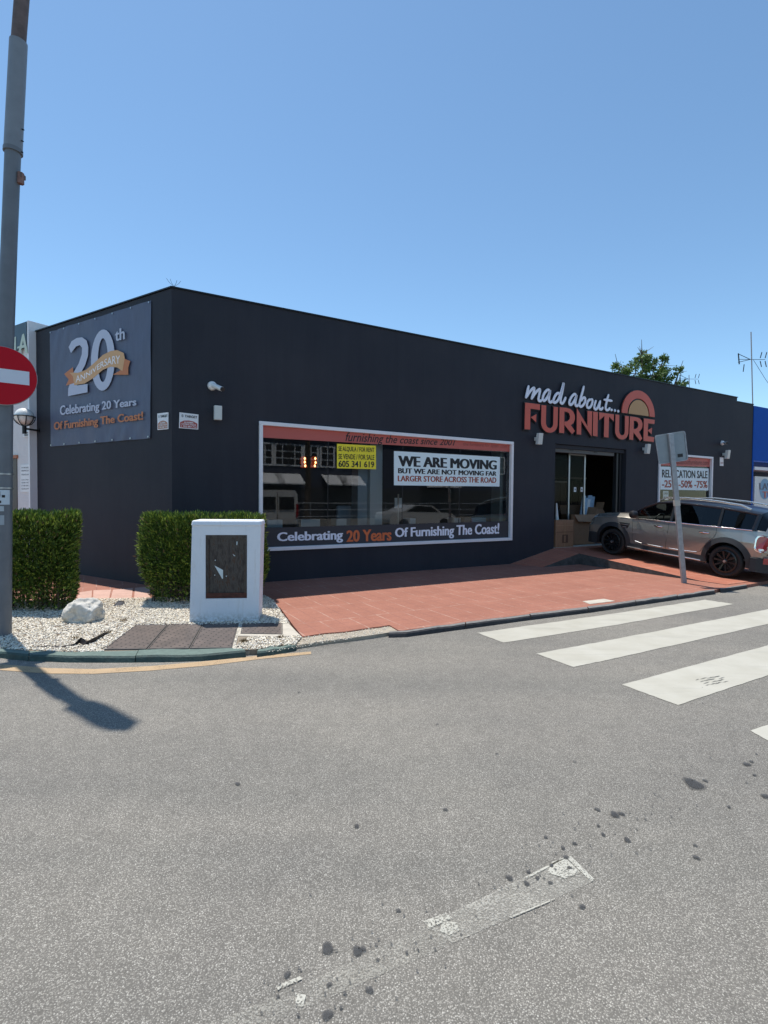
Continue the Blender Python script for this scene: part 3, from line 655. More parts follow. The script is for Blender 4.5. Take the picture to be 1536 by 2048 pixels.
# ================================================================== SHOP SIGN
def ZP(x, y): return (1030+x/5.12, 750+y/5.12)
sign = thing('shop_sign', 'raised coral and white shop sign with a rising sun above the doorway', 'sign', FR(11.7, 0, 3.6))
def letter(mb, pts, off=.05, th=.025, face=RED):
    P = [FR.px(*ZP(*p), off) for p in pts]; c = sum(P)/len(P)
    mb.prism([p for p in P], nR*th, face, DARKEDGE)
def outline(pts, grow, off=.012, th=.036, mb=None):
    P = np.array([FR.sz(*ZP(*p), .05) for p in pts]); n = len(P)
    ar = sum(P[i][0]*P[(i+1) % n][1]-P[(i+1) % n][0]*P[i][1] for i in range(n)); sg = 1 if ar > 0 else -1; Q = []
    for i in range(n):
        a = P[i]-P[i-1]; b = P[(i+1) % n]-P[i]; a /= np.linalg.norm(a)+1e-9; b /= np.linalg.norm(b)+1e-9
        na = np.array([a[1], -a[0]])*sg; nb = np.array([b[1], -b[0]])*sg; m_ = na+nb; k = np.linalg.norm(m_)
        m_ = m_/k if k > .3 else na; q = max(m_@na, .5); Q.append(P[i]+m_*grow/q)
    mb.prism([FR(s_, off, z_) for s_, z_ in Q], nR*th, DARKEDGE)
def arc(cx, cy, rx, ry, a0, a1, n, sk=0): return [(cx+rx*math.cos(R(a0+(a1-a0)*i/n)), cy+ry*math.sin(R(a0+(a1-a0)*i/n))+sk*math.cos(R(a0+(a1-a0)*i/n))) for i in range(n+1)]
U1 = [(264, 308), (313, 314), (309, 485)]+arc(347, 490, 38, 56, 170, 10, 8, 4)+[(388, 325), (434, 331), (429, 505)]+arc(345, 500, 84, 92, 8, 172, 12, 6)[0:]+[(260, 490)]
U2 = [(1022, 404), (1061, 410), (1058, 575)]+arc(1088, 575, 29, 44, 170, 10, 8, 4)+[(1119, 418), (1159, 424), (1154, 585)]+arc(1086, 580, 68, 82, 8, 172, 12, 5)+[(1018, 565)]
def Rr(x0, x1, yt, yb, sl, w):  # letter R with a round bowl, counter as notch
    bx = x1-4; mid = (yt+yb)/2+sl*.3
    return [(x0, yt), (x0+(x1-x0)*.45, yt+sl*.35)]+[(x0+(x1-x0)*.5+(x1-x0)*.5*math.cos(R(a)), (yt+mid+30)/2+sl*.5+((mid+30-yt)/2)*math.sin(R(a))) for a in (-78, -55, -30, -5, 20, 45, 68)]
SHAPES = {
 'F': [[(97, 283), (250, 302), (248, 360), (152, 346), (148, 560), (90, 556)], [(155, 434), (213, 400), (209, 486)]],
 'U': [U1],
 'R': [[(450, 331), (520, 338), (560, 350), (590, 378), (605, 415), (606, 455), (594, 490), (565, 515), (607, 575), (576, 607), (499, 512), (499, 480), (530, 474), (550, 455), (556, 425), (548, 395), (528, 380), (499, 375), (496, 597), (445, 592)]],
 'N': [[(626, 340), (735, 525), (735, 368), (784, 373), (777, 632), (672, 470), (670, 612), (624, 608)]],
 'I': [[(793, 376), (842, 382), (837, 630), (789, 622)]],
 'T': [[(853, 384), (1006, 404), (1003, 476), (956, 428), (950, 641), (903, 635), (908, 420), (856, 464)]],
 'U.': [U2],
 'R.': [[(1170, 425), (1230, 433), (1265, 443), (1288, 465), (1298, 498), (1296, 535), (1284, 562), (1262, 582), (1296, 650), (1274, 676), (1206, 588), (1207, 556), (1232, 552), (1250, 535), (1255, 505), (1248, 483), (1235, 473), (1210, 468), (1203, 666), (1162, 661)]],
 'E': [[(1312, 445), (1423, 461), (1420, 503), (1356, 496), (1352, 628), (1418, 638), (1413, 687), (1308, 674)], [(1350, 568), (1396, 540), (1392, 608)]]}
for k, polys in SHAPES.items():
    mb = MB()
    for p in polys: outline(p, .022, mb=mb); letter(mb, p)
    mb.build('letter', sign)
# rising sun
sL, zL = FR.sz(*ZP(1087, 386), .05); sR_, zR_ = FR.sz(*ZP(1424, 432), .05); _, zT = FR.sz(*ZP(1250, 158), .05)
sc_, z0_ = (sL+sR_)/2, (zL+zR_)/2; ro = (sR_-sL)/2; ry = (zT-z0_)
def ell(r, n=28): return [(sc_+ro*r*math.cos(math.pi*i/n), z0_+ry*r*math.sin(math.pi*i/n)) for i in range(n+1)]
mb = MB(); mb.prism([FR(a, .012, b) for a, b in [(sc_+ro*1.03, z0_-.02)]+ell(1.03)+[(sc_-ro*1.03, z0_-.02)]], nR*.036, DARKEDGE)
o_, i_ = ell(1.0), ell(.67)
for q in range(28): mb.prism([FR(*(o_[q][0], .05, o_[q][1])), FR(o_[q+1][0], .05, o_[q+1][1]), FR(i_[q+1][0], .05, i_[q+1][1]), FR(i_[q][0], .05, i_[q][1])], nR*.025, RED)
mb.prism([FR(a, .05, b) for a, b in ell(.61)], nR*.025, TAN, DARKEDGE); mb.build('rising_sun', sign)
# script line
STROKES = {'m': [[(137, 108), (122, 175), (106, 238)], [(106, 238), (142, 178), (178, 138), (193, 140), (183, 190), (163, 250)], [(163, 250), (200, 190), (237, 152), (252, 155), (243, 205), (236, 250), (250, 268), (272, 255)]],
 'a': [[(352, 158), (325, 155), (295, 190), (280, 235), (288, 264), (312, 250), (340, 205), (356, 162), (346, 215), (343, 262), (358, 280), (384, 262)]],
 'd': [[(458, 196), (430, 188), (402, 222), (388, 268), (402, 284), (432, 262), (458, 205), (478, 140), (495, 82), (480, 170), (464, 240), (464, 284), (482, 290), (502, 262), (516, 225)]],
 'a.': [[(624, 206), (600, 198), (568, 235), (552, 280), (560, 306), (585, 292), (612, 245), (626, 210), (616, 260), (614, 305), (630, 318), (652, 296)]],
 'b': [[(702, 112), (685, 180), (665, 250), (655, 305), (668, 325), (694, 308), (714, 270), (712, 236), (692, 236), (672, 268)]],
 'o': [[(772, 248), (748, 262), (732, 300), (738, 334), (762, 332), (784, 296), (788, 258), (772, 248)]],
 'u': [[(826, 258), (812, 300), (808, 340), (824, 352), (848, 322), (870, 262)], [(870, 262), (860, 310), (862, 346), (880, 352), (898, 330)]],
 't': [[(955, 198), (938, 260), (924, 325), (930, 358), (952, 356), (970, 335)], [(905, 252), (950, 260), (992, 266)]]}
def stroke(mb, pts, w, off=.05, th=.022, m=LETW):
    C = crom(pts, 5); n = len(C); sc = [np.array(FR.sz(*ZP(*p), off)) for p in C]; Lf, Rt = [], []
    for i in range(n):
        t = sc[min(i+1, n-1)]-sc[max(i-1, 0)]; t /= np.linalg.norm(t)+1e-9; nn = np.array([-t[1], t[0]]); e = min(1., .55+.45*min(i, n-1-i)/2)
        Lf.append(sc[i]+nn*w*e); Rt.append(sc[i]-nn*w*e)
    for i in range(n-1): mb.prism([FR(q[0], off, q[1]) for q in (Lf[i], Lf[i+1], Rt[i+1], Rt[i])], nR*th, m)
for k, ss_ in STROKES.items():
    mb = MB()
    for j, p in enumerate(ss_):
        stroke(mb, p, .058, .012, .03, DARKEDGE); stroke(mb, p, .036, .05+.0012*j, .022)
    mb.build('script_letter', sign)
for x, y in ((985, 358), (1019, 364), (1053, 371)):
    mb = MB(); a, b = FR.sz(*ZP(x, y), .05)
    mb.prism([FR(a+.062*math.cos(t*math.pi/8), .012, b+.062*math.sin(t*math.pi/8)) for t in range(16)], nR*.03, DARKEDGE)
    mb.prism([FR(a+.042*math.cos(t*math.pi/8), .05, b+.042*math.sin(t*math.pi/8)) for t in range(16)], nR*.022, LETW); mb.build('dot', sign)

# ================================================================== BOARDS IN THE WINDOWS
def board(name, F, quad, off, th, m, texts, label, cat, tm=.004):
    Q = [F.sz(x, y, off) for x, y in quad]; mb = MB()
    mb.prism([F(a, off-th, b) for a, b in Q], F.n*th, m)
    for t, q, mm, bo in texts: text_on(mb, t, F, off+.003, q, mm, bo)
    c = sum(np.array(F(a, off, b)) for a, b in Q)/4; o = mb.build(name, loc=c); tag(o, label, cat); return o
board('rent_board', FR, [(674, 887.5), (752, 891.5), (752, 938.5), (674, 936.5)], -.040, .006, YELLOW,
      [('SE ALQUILA / FOR RENT', [(677, 892.5), (748.5, 895.5), (748.5, 906), (677, 903.5)], TXK, .015), ('SE VENDE / FOR SALE', [(677, 907.5), (748.5, 910), (748.5, 920), (677, 918)], TXK, .015),
       ('605 341 619', [(677, 921), (748.5, 923), (748.5, 935), (677, 934)], TXK, .03)], 'yellow for rent and for sale board in the long window', 'notice board')
board('moving_poster', FR, [(788, 902), (1000, 914), (999, 973), (788, 970.5)], -.040, .004, POSTER,
      [('WE ARE MOVING', [(796, 911), (994, 921), (993.5, 939.5), (796.5, 932.5)], TXK, .075), ('BUT WE ARE NOT MOVING FAR', [(796, 936), (993.5, 943), (993, 952), (796, 946.5)], TXK, .065),
       ('LARGER STORE ACROSS THE ROAD', [(795.5, 951), (993, 955), (992.5, 966), (795.5, 962.5)], TXR, .055)], 'pale poster reading we are moving in the long window', 'poster')
board('sale_poster', FR, [(1321, 933), (1417.5, 937), (1417, 981), (1321, 979)], -.040, .004, POSTER,
      [('RELOCATION SALE', [(1324, 939), (1415, 942), (1415, 957), (1324, 955)], TXK, .035), ('-25% -50% -75%', [(1324, 960), (1415, 962), (1415, 976), (1324, 975)], TXR, .04)], 'pale relocation sale poster behind the leaning sign post', 'poster')
board('window_notice', FR, [(1326, 982), (1337, 982), (1337, 1000), (1326, 1000)], -.062, .003, POSTER,
      [('OPEN', [(1327.5, 985), (1335.5, 985), (1335.5, 989), (1327.5, 989)], TXK, .01), ('10-18', [(1327.5, 993), (1335.5, 993), (1335.5, 998), (1327.5, 998)], TXK, .03)], 'small paper notice below the relocation sale poster', 'notice')

# anniversary banner on the side wall
ban = MB(); off = .03
nb = 60; BQ = [FL.sz(99, 663, off), FL.sz(300.8, 600.4, off), FL.sz(299.5, 876.4, off), FL.sz(100.3, 893.3, off)]
def bpt(u, v):
    t = np.array(BQ[0])*(1-u)+np.array(BQ[1])*u; b = np.array(BQ[3])*(1-u)+np.array(BQ[2])*u; p = t*v+b*(1-v)
    w = .012*math.exp(-((u-.12)/.14)**2)*math.sin(60*u-18*v)*max(0, v-.55)*2+.012*math.exp(-((u-.72)/.22)**2)*math.sin(52*u-22*v)*max(0, .3-v)*3+.006*math.sin(26*u+9*v)*(abs(v-.5)*2)**2+.005*math.sin(11*u-14*v)+.004*(math.sin(40*(u+v*.4))*max(0, .35-v)*3)
    return p, off-.012+w
vs = [];
for j in range(nb+1):
    for i in range(nb+1):
        p, w = bpt(i/nb, j/nb); vs.append(FL(p[0], w, p[1]))
ban.add(vs, [(j*(nb+1)+i, j*(nb+1)+i+1, (j+1)*(nb+1)+i+1, (j+1)*(nb+1)+i) for j in range(nb) for i in range(nb)], BANNER)
banr = thing('anniversary_banner', 'large slate grey anniversary banner fixed to the side wall', 'banner', FL(2.5, .02, 2.9))
ban.build('sheet', banr, smooth=True)
tb = MB(); o2 = off+.022
def BZc(x, y): return (x/3.84, 560+y/3.84)
def fpoly(mb, pts, m, o): mb.add([FL.px(*BZc(*p), o) for p in pts], [tuple(range(len(pts)))], m)
two = [(527, 515), (550, 470), (590, 445), (630, 440), (665, 465), (678, 515), (676, 580), (655, 650), (610, 735), (590, 810), (672, 798), (672, 862), (522, 892), (524, 835), (560, 720), (605, 640), (628, 570), (630, 520), (612, 500), (585, 510), (545, 560)]
fpoly(tb, two, BTX, o2)
zo = arc(790, 615, 92, 235, 0, 360, 30, -14)[:-1]; zi = arc(790, 615, 38, 168, 0, 360, 30, -6)[:-1]
for k in range(30): fpoly(tb, [zo[k], zo[(k+1) % 30], zi[(k+1) % 30], zi[k]], BTX, o2)
text_on(tb, 'th', FL, o2, [BZc(882, 385), BZc(958, 360), BZc(958, 455), BZc(884, 472)], BTX, .03)
text_on(tb, 'Celebrating 20 Years', FL, o2, [BZc(460, 965), BZc(1048, 905), BZc(1048, 980), BZc(460, 1062)], BTX, .035)
text_on(tb, 'Of Furnishing The Coast!', FL, o2, [BZc(414, 1092), BZc(1100, 1008), BZc(1100, 1092), BZc(414, 1170)], BTO, .04)
fpoly(tb, [(493, 722), (560, 668), (572, 790), (505, 812), (528, 765)], BTO, o2+.002)
fpoly(tb, [(865, 728), (985, 728), (985, 672), (1000, 622), (945, 600), (930, 690)], BTO, o2+.002)
fpoly(tb, [(535, 712), (600, 712), (660, 690), (720, 640), (790, 575), (850, 545), (900, 538), (950, 560), (958, 600), (940, 700), (900, 672), (850, 665), (790, 690), (720, 750), (650, 795), (570, 808), (560, 740)], BTO2, o2+.004)
# curved lettering on the ribbon
U, fs = text_mesh('ANNIVERSARY', .012); tv = []
cx_ = [580, 640, 700, 760, 820, 880, 925]; ct = [735, 722, 690, 640, 600, 580, 580]; cb = [790, 768, 725, 685, 655, 645, 640]
for u, v in U:
    x = 580+u*342; tv.append(FL.px(*BZc(x, np.interp(x, cx_, ct)*v+np.interp(x, cx_, cb)*(1-v)), o2+.006))
tb.add(tv, fs, mat('ribbon_cream_print', (.86, .82, .80), .6))
tb.build('printed_lettering', banr)
for i in range(7):
    for v in (.012, .988):
        ey = MB(); p, w = bpt(min(max(i/6, .012), .988), v); ey.lathe([(.018, 0), (.018, .006)], FL(p[0], off+.004, p[1]), nL, ALU, 10); ey.build('eyelet', banr)

# alarm plates
def alarm(F, quad, label, sm):
    a = quad; L_ = lambda u, v: ((a[0][0]*(1-u)+a[1][0]*u)*(1-v)+(a[3][0]*(1-u)+a[2][0]*u)*v, (a[0][1]*(1-u)+a[1][1]*u)*(1-v)+(a[3][1]*(1-u)+a[2][1]*u)*v)
    Q = [F.sz(x, y, .02) for x, y in a]; mb = MB(); mb.prism([F(p, .004, q) for p, q in Q], F.n*.016, WHITE)
    red = mat('plate_red'+sm, (.42, .09, .07) if sm == '' else (.50, .24, .16), .5)
    pts = [L_(.05, .62), L_(.25, .50), L_(.5, .46), L_(.75, .50), L_(.95, .62), L_(.95, .95), L_(.05, .95)]
    mb.add([F(*(lambda t: (t[0], .0215, t[1]))(F.sz(*p, .02))) for p in pts], [tuple(range(len(pts)))], red)
    def tx(s_, u0, u1, v0, v1, m, b): text_on(mb, s_, F, .0225, [L_(u0, v0), L_(u1, v0), L_(u1, v1), L_(u0, v1)], m, b)
    tx('TARGET', .28, .94, .12, .28, TXK, .04); tx('ALARMA', .25, .75, .54, .64, WHITE, .03); tx('CONECTADA', .12, .88, .67, .77, WHITE, .03); tx('1 902 887 714', .12, .9, .81, .91, WHITE, .02)
    cc = F.sz(*L_(.16, .2), .02); mb.add([F(cc[0]+.02*math.cos(k*.52), .0222, cc[1]+.03*math.sin(k*.52)) for k in range(12)], [tuple(range(12))], GALV)
    o = mb.build('alarm_plate', loc=F(Q[0][0], 0, Q[2][1])); tag(o, label, 'sign', 'alarm company plates by the corner')
alarm(FL, [(314.5, 827), (336, 824.5), (336, 858), (315, 860)], 'faded alarm plate on the side wall left of the building corner', '_faded')
alarm(FR, [(359, 824.5), (397, 829), (396.5, 859), (358, 856)], 'red and white alarm plate on the front wall right of the building corner', '')

# wall floodlights
def flood(cx, cy, hpx, label, s_off=.0, tilt=.12):
    a, z_ = FR.sz(cx, cy, .12); D = float((FR(a, .1, z_)-CAM)@FW); h = hpx/FPX*D; r = thing('wall_floodlight', label, 'wall lamp', FR(a, 0, z_-h/2), 'slim wall floodlights on the dark front')
    mb = MB(); w = h*.26
    P = [FR(a-w, .085, z_-h/2), FR(a+w, .085, z_-h/2), FR(a+w, .085+w*1.3, z_-h/2), FR(a-w, .085+w*1.3, z_-h/2)]
    Q = [p+UP*h+nR*tilt*h for p in P]; mb.box8(P+Q, FLOODM); mb.build('housing', r, bev=.008)
    b = MB(); b.fbox(FR, a-w*.5, a+w*.5, .0, .12, z_-h*.12, z_+h*.18, FLOODM); b.build('wall_bracket', r, bev=.005)
    g = MB(); P2_ = [FR(a-w*.8, .085+w*1.3+.003, z_-h*.42), FR(a+w*.8, .085+w*1.3+.003, z_-h*.42), FR(a+w*.8, .085+w*1.3+.003+tilt*h*.84, z_+h*.42), FR(a-w*.8, .085+w*1.3+.003+tilt*h*.84, z_+h*.42)]
    g.quad(*P2_, mat('lamp_diffuser', (.60, .63, .60), .3)); g.build('diffuser', r)
flood(435.5, 826, 28, 'slim white wall floodlight below the camera near the corner', tilt=.02)
flood(1077, 878, 22, 'slim white wall floodlight left of the doorway')
flood(1293, 898, 19, 'slim white wall floodlight right of the doorway above the car')
flood(1453, 909, 17, 'slim white wall floodlight right of the small shop window')
# security cameras
def seccam(bx, by, ex, ey, rpx, label):
    a, z_ = FR.sz(bx, by); D = float((FR(a, 0, z_)-CAM)@FW); r_ = rpx/FPX*D; r = thing('security_camera', label, 'camera', FR(a, 0, z_), 'security cameras on the front wall')
    mb = MB(); mb.lathe([(r_, 0), (r_, .03), (r_*.85, .06), (r_*.4, .08)], FR(a, 0, z_), nR, CAMW, 24); mb.build('mount', r, smooth=True)
    b = MB(); e = FR.px(ex, ey, .32); s_ = FR(a, .08, z_); d = (e-s_)/np.linalg.norm(e-s_); b.tube([s_+d*.02, e], r_*.52, CAMW, 14); b.build('body', r, smooth=True)
    c = MB(); c.tube([e-d*.01, e+d*.035], r_*.46, BLACKP, 14); c.build('lens', r, smooth=True)
seccam(424, 772, 444, 778, 9, 'white bullet security camera high on the wall near the building corner')
seccam(1443.5, 886, 1453, 886, 4.6, 'small white security camera right of the small shop window')
board('small_wall_plate', FR, [(1440, 914.5), (1447, 915), (1447, 932), (1440, 931.5)], .012, .01, WHITE, [('CCTV', [(1441, 924), (1446.5, 924), (1446.5, 928), (1441, 928)], TXR, .02)], 'tiny red and white wall plate under the small security camera', 'sign')
# bird spike bits on the parapet corner
mb = MB(); c = FR(.05, -.05, HB+.03)
mb.lathe([(.03, 0), (.03, .02)], c, UP, BLACKM, 8)
for a in (-1, -.5, .4, .9): mb.tube([c+UP*.02, c+uR*.09*a+UP*.09, c+uR*.13*a+UP*.15], .003, BLACKM, 5)
tag(mb.build('bird_spikes', loc=c), 'small wire bird spikes on the parapet at the corner', 'bird spikes')

# ================================================================== INSIDE THE SHOP
col = thing('interior_column', 'pale square column behind the glass between the two window boards', 'column', FR(5, -.8, .43))
a0, a1 = FR.sz(740, 970, -.5)[0], FR.sz(765, 970, -.5)[0]
mb = MB(); mb.fbox(FR, a0, a1, -.85, -.5, .43, 3.7, INTP); mb.build('shaft', col, bev=.01)
mb = MB(); mb.fbox(FR, a0-.26, a0-.004, -.95, -.62, .43, 3.7, mat('interior_blue_grey', (.34, .44, .50), .6)); mb.build('side_casing', col)
mb = MB(); a0 = FR.sz(1000, 970, -.35)[0]; mb.fbox(FR, a0, a0+.55, -.7, -.35, .43, 3.7, mat('interior_grey_column', (.40, .48, .48), .6)); tag(mb.build('interior_column', loc=FR(a0+.2, -.5, .43)), 'grey column at the right end of the long window', 'column')
def plinth(x0, x1, y0, y1, label, n=-.45):
    a, zt = FR.sz(x0, y0, n); b, zb = FR.sz(x1, y1, n); mb = MB()
    mb.fbox(FR, a, b, n-.3, n, zb-.03, zt, mat('pale_blue_laminate', (.55, .64, .70), .5)); mb.fbox(FR, a+.01, b-.01, n-.29, n+.004, zb-.045, zb-.032, BLACKP)
    tag(mb.build('display_plinth', loc=FR((a+b)/2, n-.15, zb)), label, 'display plinth', 'pale display plinths behind the window')
for i, q in enumerate([(535, 565, 1040, 1052, 'pale display plinth furthest left behind the window'), (602, 640, 1039, 1050, 'long pale display plinth below the pendant lamp'), (673, 693, 1038, 1048, 'short pale display plinth below the yellow board'),
    (820, 831, 1037, 1048, 'small pale plinth just right of the wooden stand'), (909, 921, 1036, 1046, 'small pale plinth under the middle of the moving poster'), (943, 972, 1036, 1044, 'low pale plinth nearest the right end of the long window')]): plinth(*q)
mb = MB(); a, b = FR.sz(524, 1050, -.3)[0], FR.sz(1015, 1050, -.3)[0]
mb.fbox(FR, a, b, -1.2, -.3, .43, .80, mat('display_floor_grey', (.10, .10, .11), .6)); tag(mb.build('display_platform', loc=FR((a+b)/2, -.7, .43)), 'low dark display platform along the inside of the long window', 'platform')
# pendant lamp with lit bulbs
pl = thing('pendant_lamp', 'hanging lamp with orange glowing bulbs seen in the long window', 'lamp', FR.px(617, 925, -2.2))
BULB = mat('glowing_bulb', (1, .6, .3), .5, emit=((1, .45, .16), 5))
SHD = mat('dark_red_shade', (.10, .01, .005), .5, emit=((1, .12, .02), .12))
mb = MB(); p0 = FR.px(617, 880, -2.2); mb.tube([p0, FR.px(617, 914, -2.2)], .012, BLACKM, 6); mb.build('cord', pl)
mb = MB(); p0, p1 = FR.px(605, 914, -2.2), FR.px(630, 914, -2.2); mb.tube([p0, p1], .015, BLACKM, 6); mb.build('bar', pl); mb = MB(); mb.tube([FR.px(605, 934, -2.2), FR.px(630, 934, -2.2)], .012, BLACKM, 6); mb.build('bar', pl)
for x, y in ((607, 917), (607, 924), (608, 931.5), (628, 917), (628.5, 925), (627, 931.5)):
    c = FR.px(x, y, -2.2); mb = MB(); mb.lathe([(.02, .06), (.07, .03), (.09, -.03), (.08, -.05)], c, UP, SHD, 12); s_ = mb.build('lamp_shade', pl)
    b = MB(); b.lathe([(.005, -.04), (.02, -.02), (.022, 0), (.005, .03)], c+nR*.09, UP, BULB, 8); subbuild(b, 'bulb', s_)
# wooden stand and armchair silhouettes
st = thing('wooden_stand', 'pale wooden coat stand behind the long window', 'stand', FR.sz(795, 1040, -.9) and FR(FR.sz(795, 1040, -.9)[0], -.9, .80)); sa = FR.sz(796, 1040, -.9)[0]
PW = mat('pale_ash_wood', (.50, .46, .40), .5)
mb = MB(); mb.tube([FR(sa, -.9, .8), FR(sa, -.9, 1.9)], .022, PW, 8); mb.build('post', st)
for k, (dx, dn) in enumerate(((-.25, .1), (.25, .1), (0, -.25))):
    mb = MB(); mb.tube([FR(sa, -.9, 1.1), FR(sa+dx, -.9+dn, .8)], .018, PW, 8); mb.build('leg', st)
mb = MB(); mb.fbox(FR, sa-.1, sa+.12, -.93, -.9, 1.55, 1.8, INTP); mb.build('card', st)
ac = thing('armchair', 'grey upholstered armchair beside the pale column inside the window', 'armchair', FR(FR.sz(716, 1040, -.8)[0], -.9, .80)); sa = FR.sz(714, 1040, -.8)[0]
GRF = mat('blue_grey_fabric', (.26, .32, .38), .85)
mb = MB(); mb.fbox(FR, sa-.35, sa+.35, -1.15, -.6, .9, 1.12, GRF); mb.build('seat', ac, bev=.05)
mb = MB(); mb.fbox(FR, sa-.35, sa+.35, -1.3, -1.16, .9, 1.6, GRF); mb.build('backrest', ac, bev=.05)
for d in (-.43, .36):
    mb = MB(); mb.fbox(FR, sa+d, sa+d+.07, -1.25, -.6, .82, 1.3, GRF); mb.build('armrest', ac, bev=.03)
# wardrobes and boxes in the doorway
def cabinet(x0, x1, yt, n, label, wood):
    a, b = FR.sz(x0, 1000, n)[0], FR.sz(x1, 1000, n)[0]; zt = FR.sz((x0+x1)/2, yt, n)[1]; r = thing('wardrobe', label, 'wardrobe', FR((a+b)/2, n-.3, .43), 'wardrobes standing in the dark doorway')
    mb = MB(); mb.fbox(FR, a, b, n-.6, n, .43, zt-.05, wood); mb.build('carcass', r)
    mb = MB(); mb.fbox(FR, a-.03, b+.03, n-.63, n+.03, zt-.048, zt, mat('pale_wood_top', (.25, .2, .16), .5)); mb.build('top', r)
    for k in (0, 1):
        mb = MB(); w = (b-a)/2; mb.fbox(FR, a+k*w+.015, a+(k+1)*w-.015, n+.002, n+.022, .5, zt-.08, wood); d = mb.build('door', r)
        h = MB(); h.fbox(FR, a+w+(-.06 if k == 0 else .04), a+w+(-.04 if k == 0 else .06), n+.023, n+.04, 1.3, 1.5, ALU); subbuild(h, 'handle', d)
cabinet(1106, 1132, 962, -1.3, 'brown wooden wardrobe at the left edge of the doorway', WOOD)
cabinet(1141, 1170, 955, -1.7, 'dark olive wardrobe behind the open cardboard box', mat('dark_olive_wood', (.016, .015, .011), .6, spec=.2))
def carton(px0, px1, ptop, pbot, n, depth, label, flaps=0, mark=False, rot=0, zb=.431):
    a, b = FR.sz(px0, pbot, n)[0], FR.sz(px1, pbot, n)[0]; zt = FR.sz((px0+px1)/2, ptop, n)[1]
    r = thing('cardboard_box', label, 'cardboard box', FR((a+b)/2, n-depth/2, zb), 'cardboard boxes piled in the doorway')
    mb = MB(); t = .008
    if flaps:
        mb.fbox(FR, a, b, n-t, n, zb, zt, CARD); mb.fbox(FR, a, b, n-depth, n-depth+t, zb, zt, CARD); mb.fbox(FR, a, a+t, n-depth+t, n-t, zb, zt-.001, CARD); mb.fbox(FR, b-t, b, n-depth+t, n-t, zb, zt-.001, CARD); mb.fbox(FR, a, b, n-depth+.001, n-.001, zb+.01, zb+.02, CARD)
    else: mb.fbox(FR, a, b, n-depth, n, zb, zt, CARD)
    body = mb.build('body', r, bev=.004)
    if flaps:
        h = zt
        mb = MB(); mb.prism([FR(a, n+.002, h), FR(b, n+.002, h), FR(b+.06, n+.13, h-.24), FR(a+.04, n+.13, h-.20)], nR*.006, CARD); mb.build('flap', r)
        mb = MB(); mb.prism([FR(b+.002, n, h), FR(b+.002, n-depth, h), FR(b+.09, n-depth, h+.22), FR(b+.09, n, h+.22)], uR*.006, CARD); mb.build('flap', r)
        mb = MB(); mb.prism([FR(a, n-depth, h), FR(b, n-depth, h), FR(b, n-depth-.05, h+.28), FR(a, n-depth-.05, h+.28)], nR*.006, CARD); mb.build('flap', r)
    else:
        mb = MB(); mb.fbox(FR, (a+b)/2-.025, (a+b)/2+.025, n+.001, n+.003, zb+.01, zt-.01, CARDT); mb.fbox(FR, (a+b)/2-.025, (a+b)/2+.025, n-depth, n, zt+.001, zt+.003, CARDT); mb.build('tape', r)
    if mark:
        mb = MB(); h = zt-zb; w = b-a
        mb.fbox(FR, a+w*.36, a+w*.68, n+.004, n+.006, zb+h*.16, zb+h*.46, CARDD); mb.fbox(FR, a+w*.45, a+w*.55, n+.0065, n+.008, zb+h*.19, zb+h*.43, CARD); mb.fbox(FR, a+.02, b-.02, n+.0035, n+.005, zt-h*.22, zt-h*.18, CARDT); mb.fbox(FR, a+.02, b-.02, n+.0035, n+.005, zb+h*.55, zb+h*.565, CARDD)
        mb.build('printed_mark', r)
carton(1111, 1146.5, 1040, 1095.5, .0, .36, 'closed cardboard box with a dark printed mark at the left door jamb', mark=True)
carton(1147, 1190, 1029, 1082, -.35, .5, 'large open cardboard box with its flaps hanging out', flaps=1)
carton(1183, 1204, 1018, 1084, -.62, .3, 'tall open cardboard box just behind the front of the car', flaps=1)
mb = MB(); c = FR.px(1173, 1010, -.6)
for k in range(5):
    p = FR.px(1164+k*4.2, 1030, -.62-.03*k); q = FR.px(1168+k*4.4+random.uniform(-1.5, 1.5), 990+random.uniform(0, 9), -.66-.03*k); w = uR*.10
    mb.prism([p-w, p+w, q+w*random.uniform(.5, 1), q-w*random.uniform(.5, 1)], -nR*.025, BLUEP if k != 2 else INTP)
tag(mb.build('wrapped_panels', loc=c), 'bundle of blue plastic wrapped panels sticking out of the open box', 'packaging')
mb = MB(); p = FR.px(1114, 1041, -.22); mb.tube([FR(float((p-C0)@uR), -.22, .6), p, FR.px(1113, 1006, -.22)], [.06, .05, .018], INTP, 10); tag(mb.build('paper_roll', loc=p), 'pale rolled sheet leaning at the left edge of the doorway', 'roll')

# ================================================================== WHITE NEIGHBOUR AND WALL LAMP
nb_ = thing('white_building', 'white painted brick building beyond the side wall at the left edge', 'building', FL(7, -.5, PZ))
NS = 5.02; ztop = FL.sz(64, 640, .12)[1]
mb = MB(); mb.fbox(FL, NS, 13, -4, .12, 0, ztop-.05, WHITEW); mb.build('wall', nb_)
mb = MB(); mb.fbox(FL, NS-.005, NS+.06, -.3, .16, 0, ztop, WHITE); mb.build('end_trim', nb_, bev=.006)
mb = MB(); d0, d1 = FL.sz(35, 950, .12)[0], FL.sz(10, 950, .12)[0]; zd = FL.sz(28, 913, .12)[1]
mb.fbox(FL, d0, d1+1, .121, .135, .1, zd-.05, mat('dark_brown_door', (.06, .04, .035), .5)); dd = mb.build('door', nb_)
mb = MB(); mb.fbox(FL, d0-.05, d1+1.05, .121, .16, zd-.048, zd+.03, mat('brick_lintel', (.45, .18, .10), .7)); subbuild(mb, 'lintel', dd)
fs_ = thing('fascia_sign', 'dark teal fascia sign ending in the letters IA at the top left', 'sign', FL(6, .15, 4.6))
zb_ = FL.sz(62, 692, .15)[1]
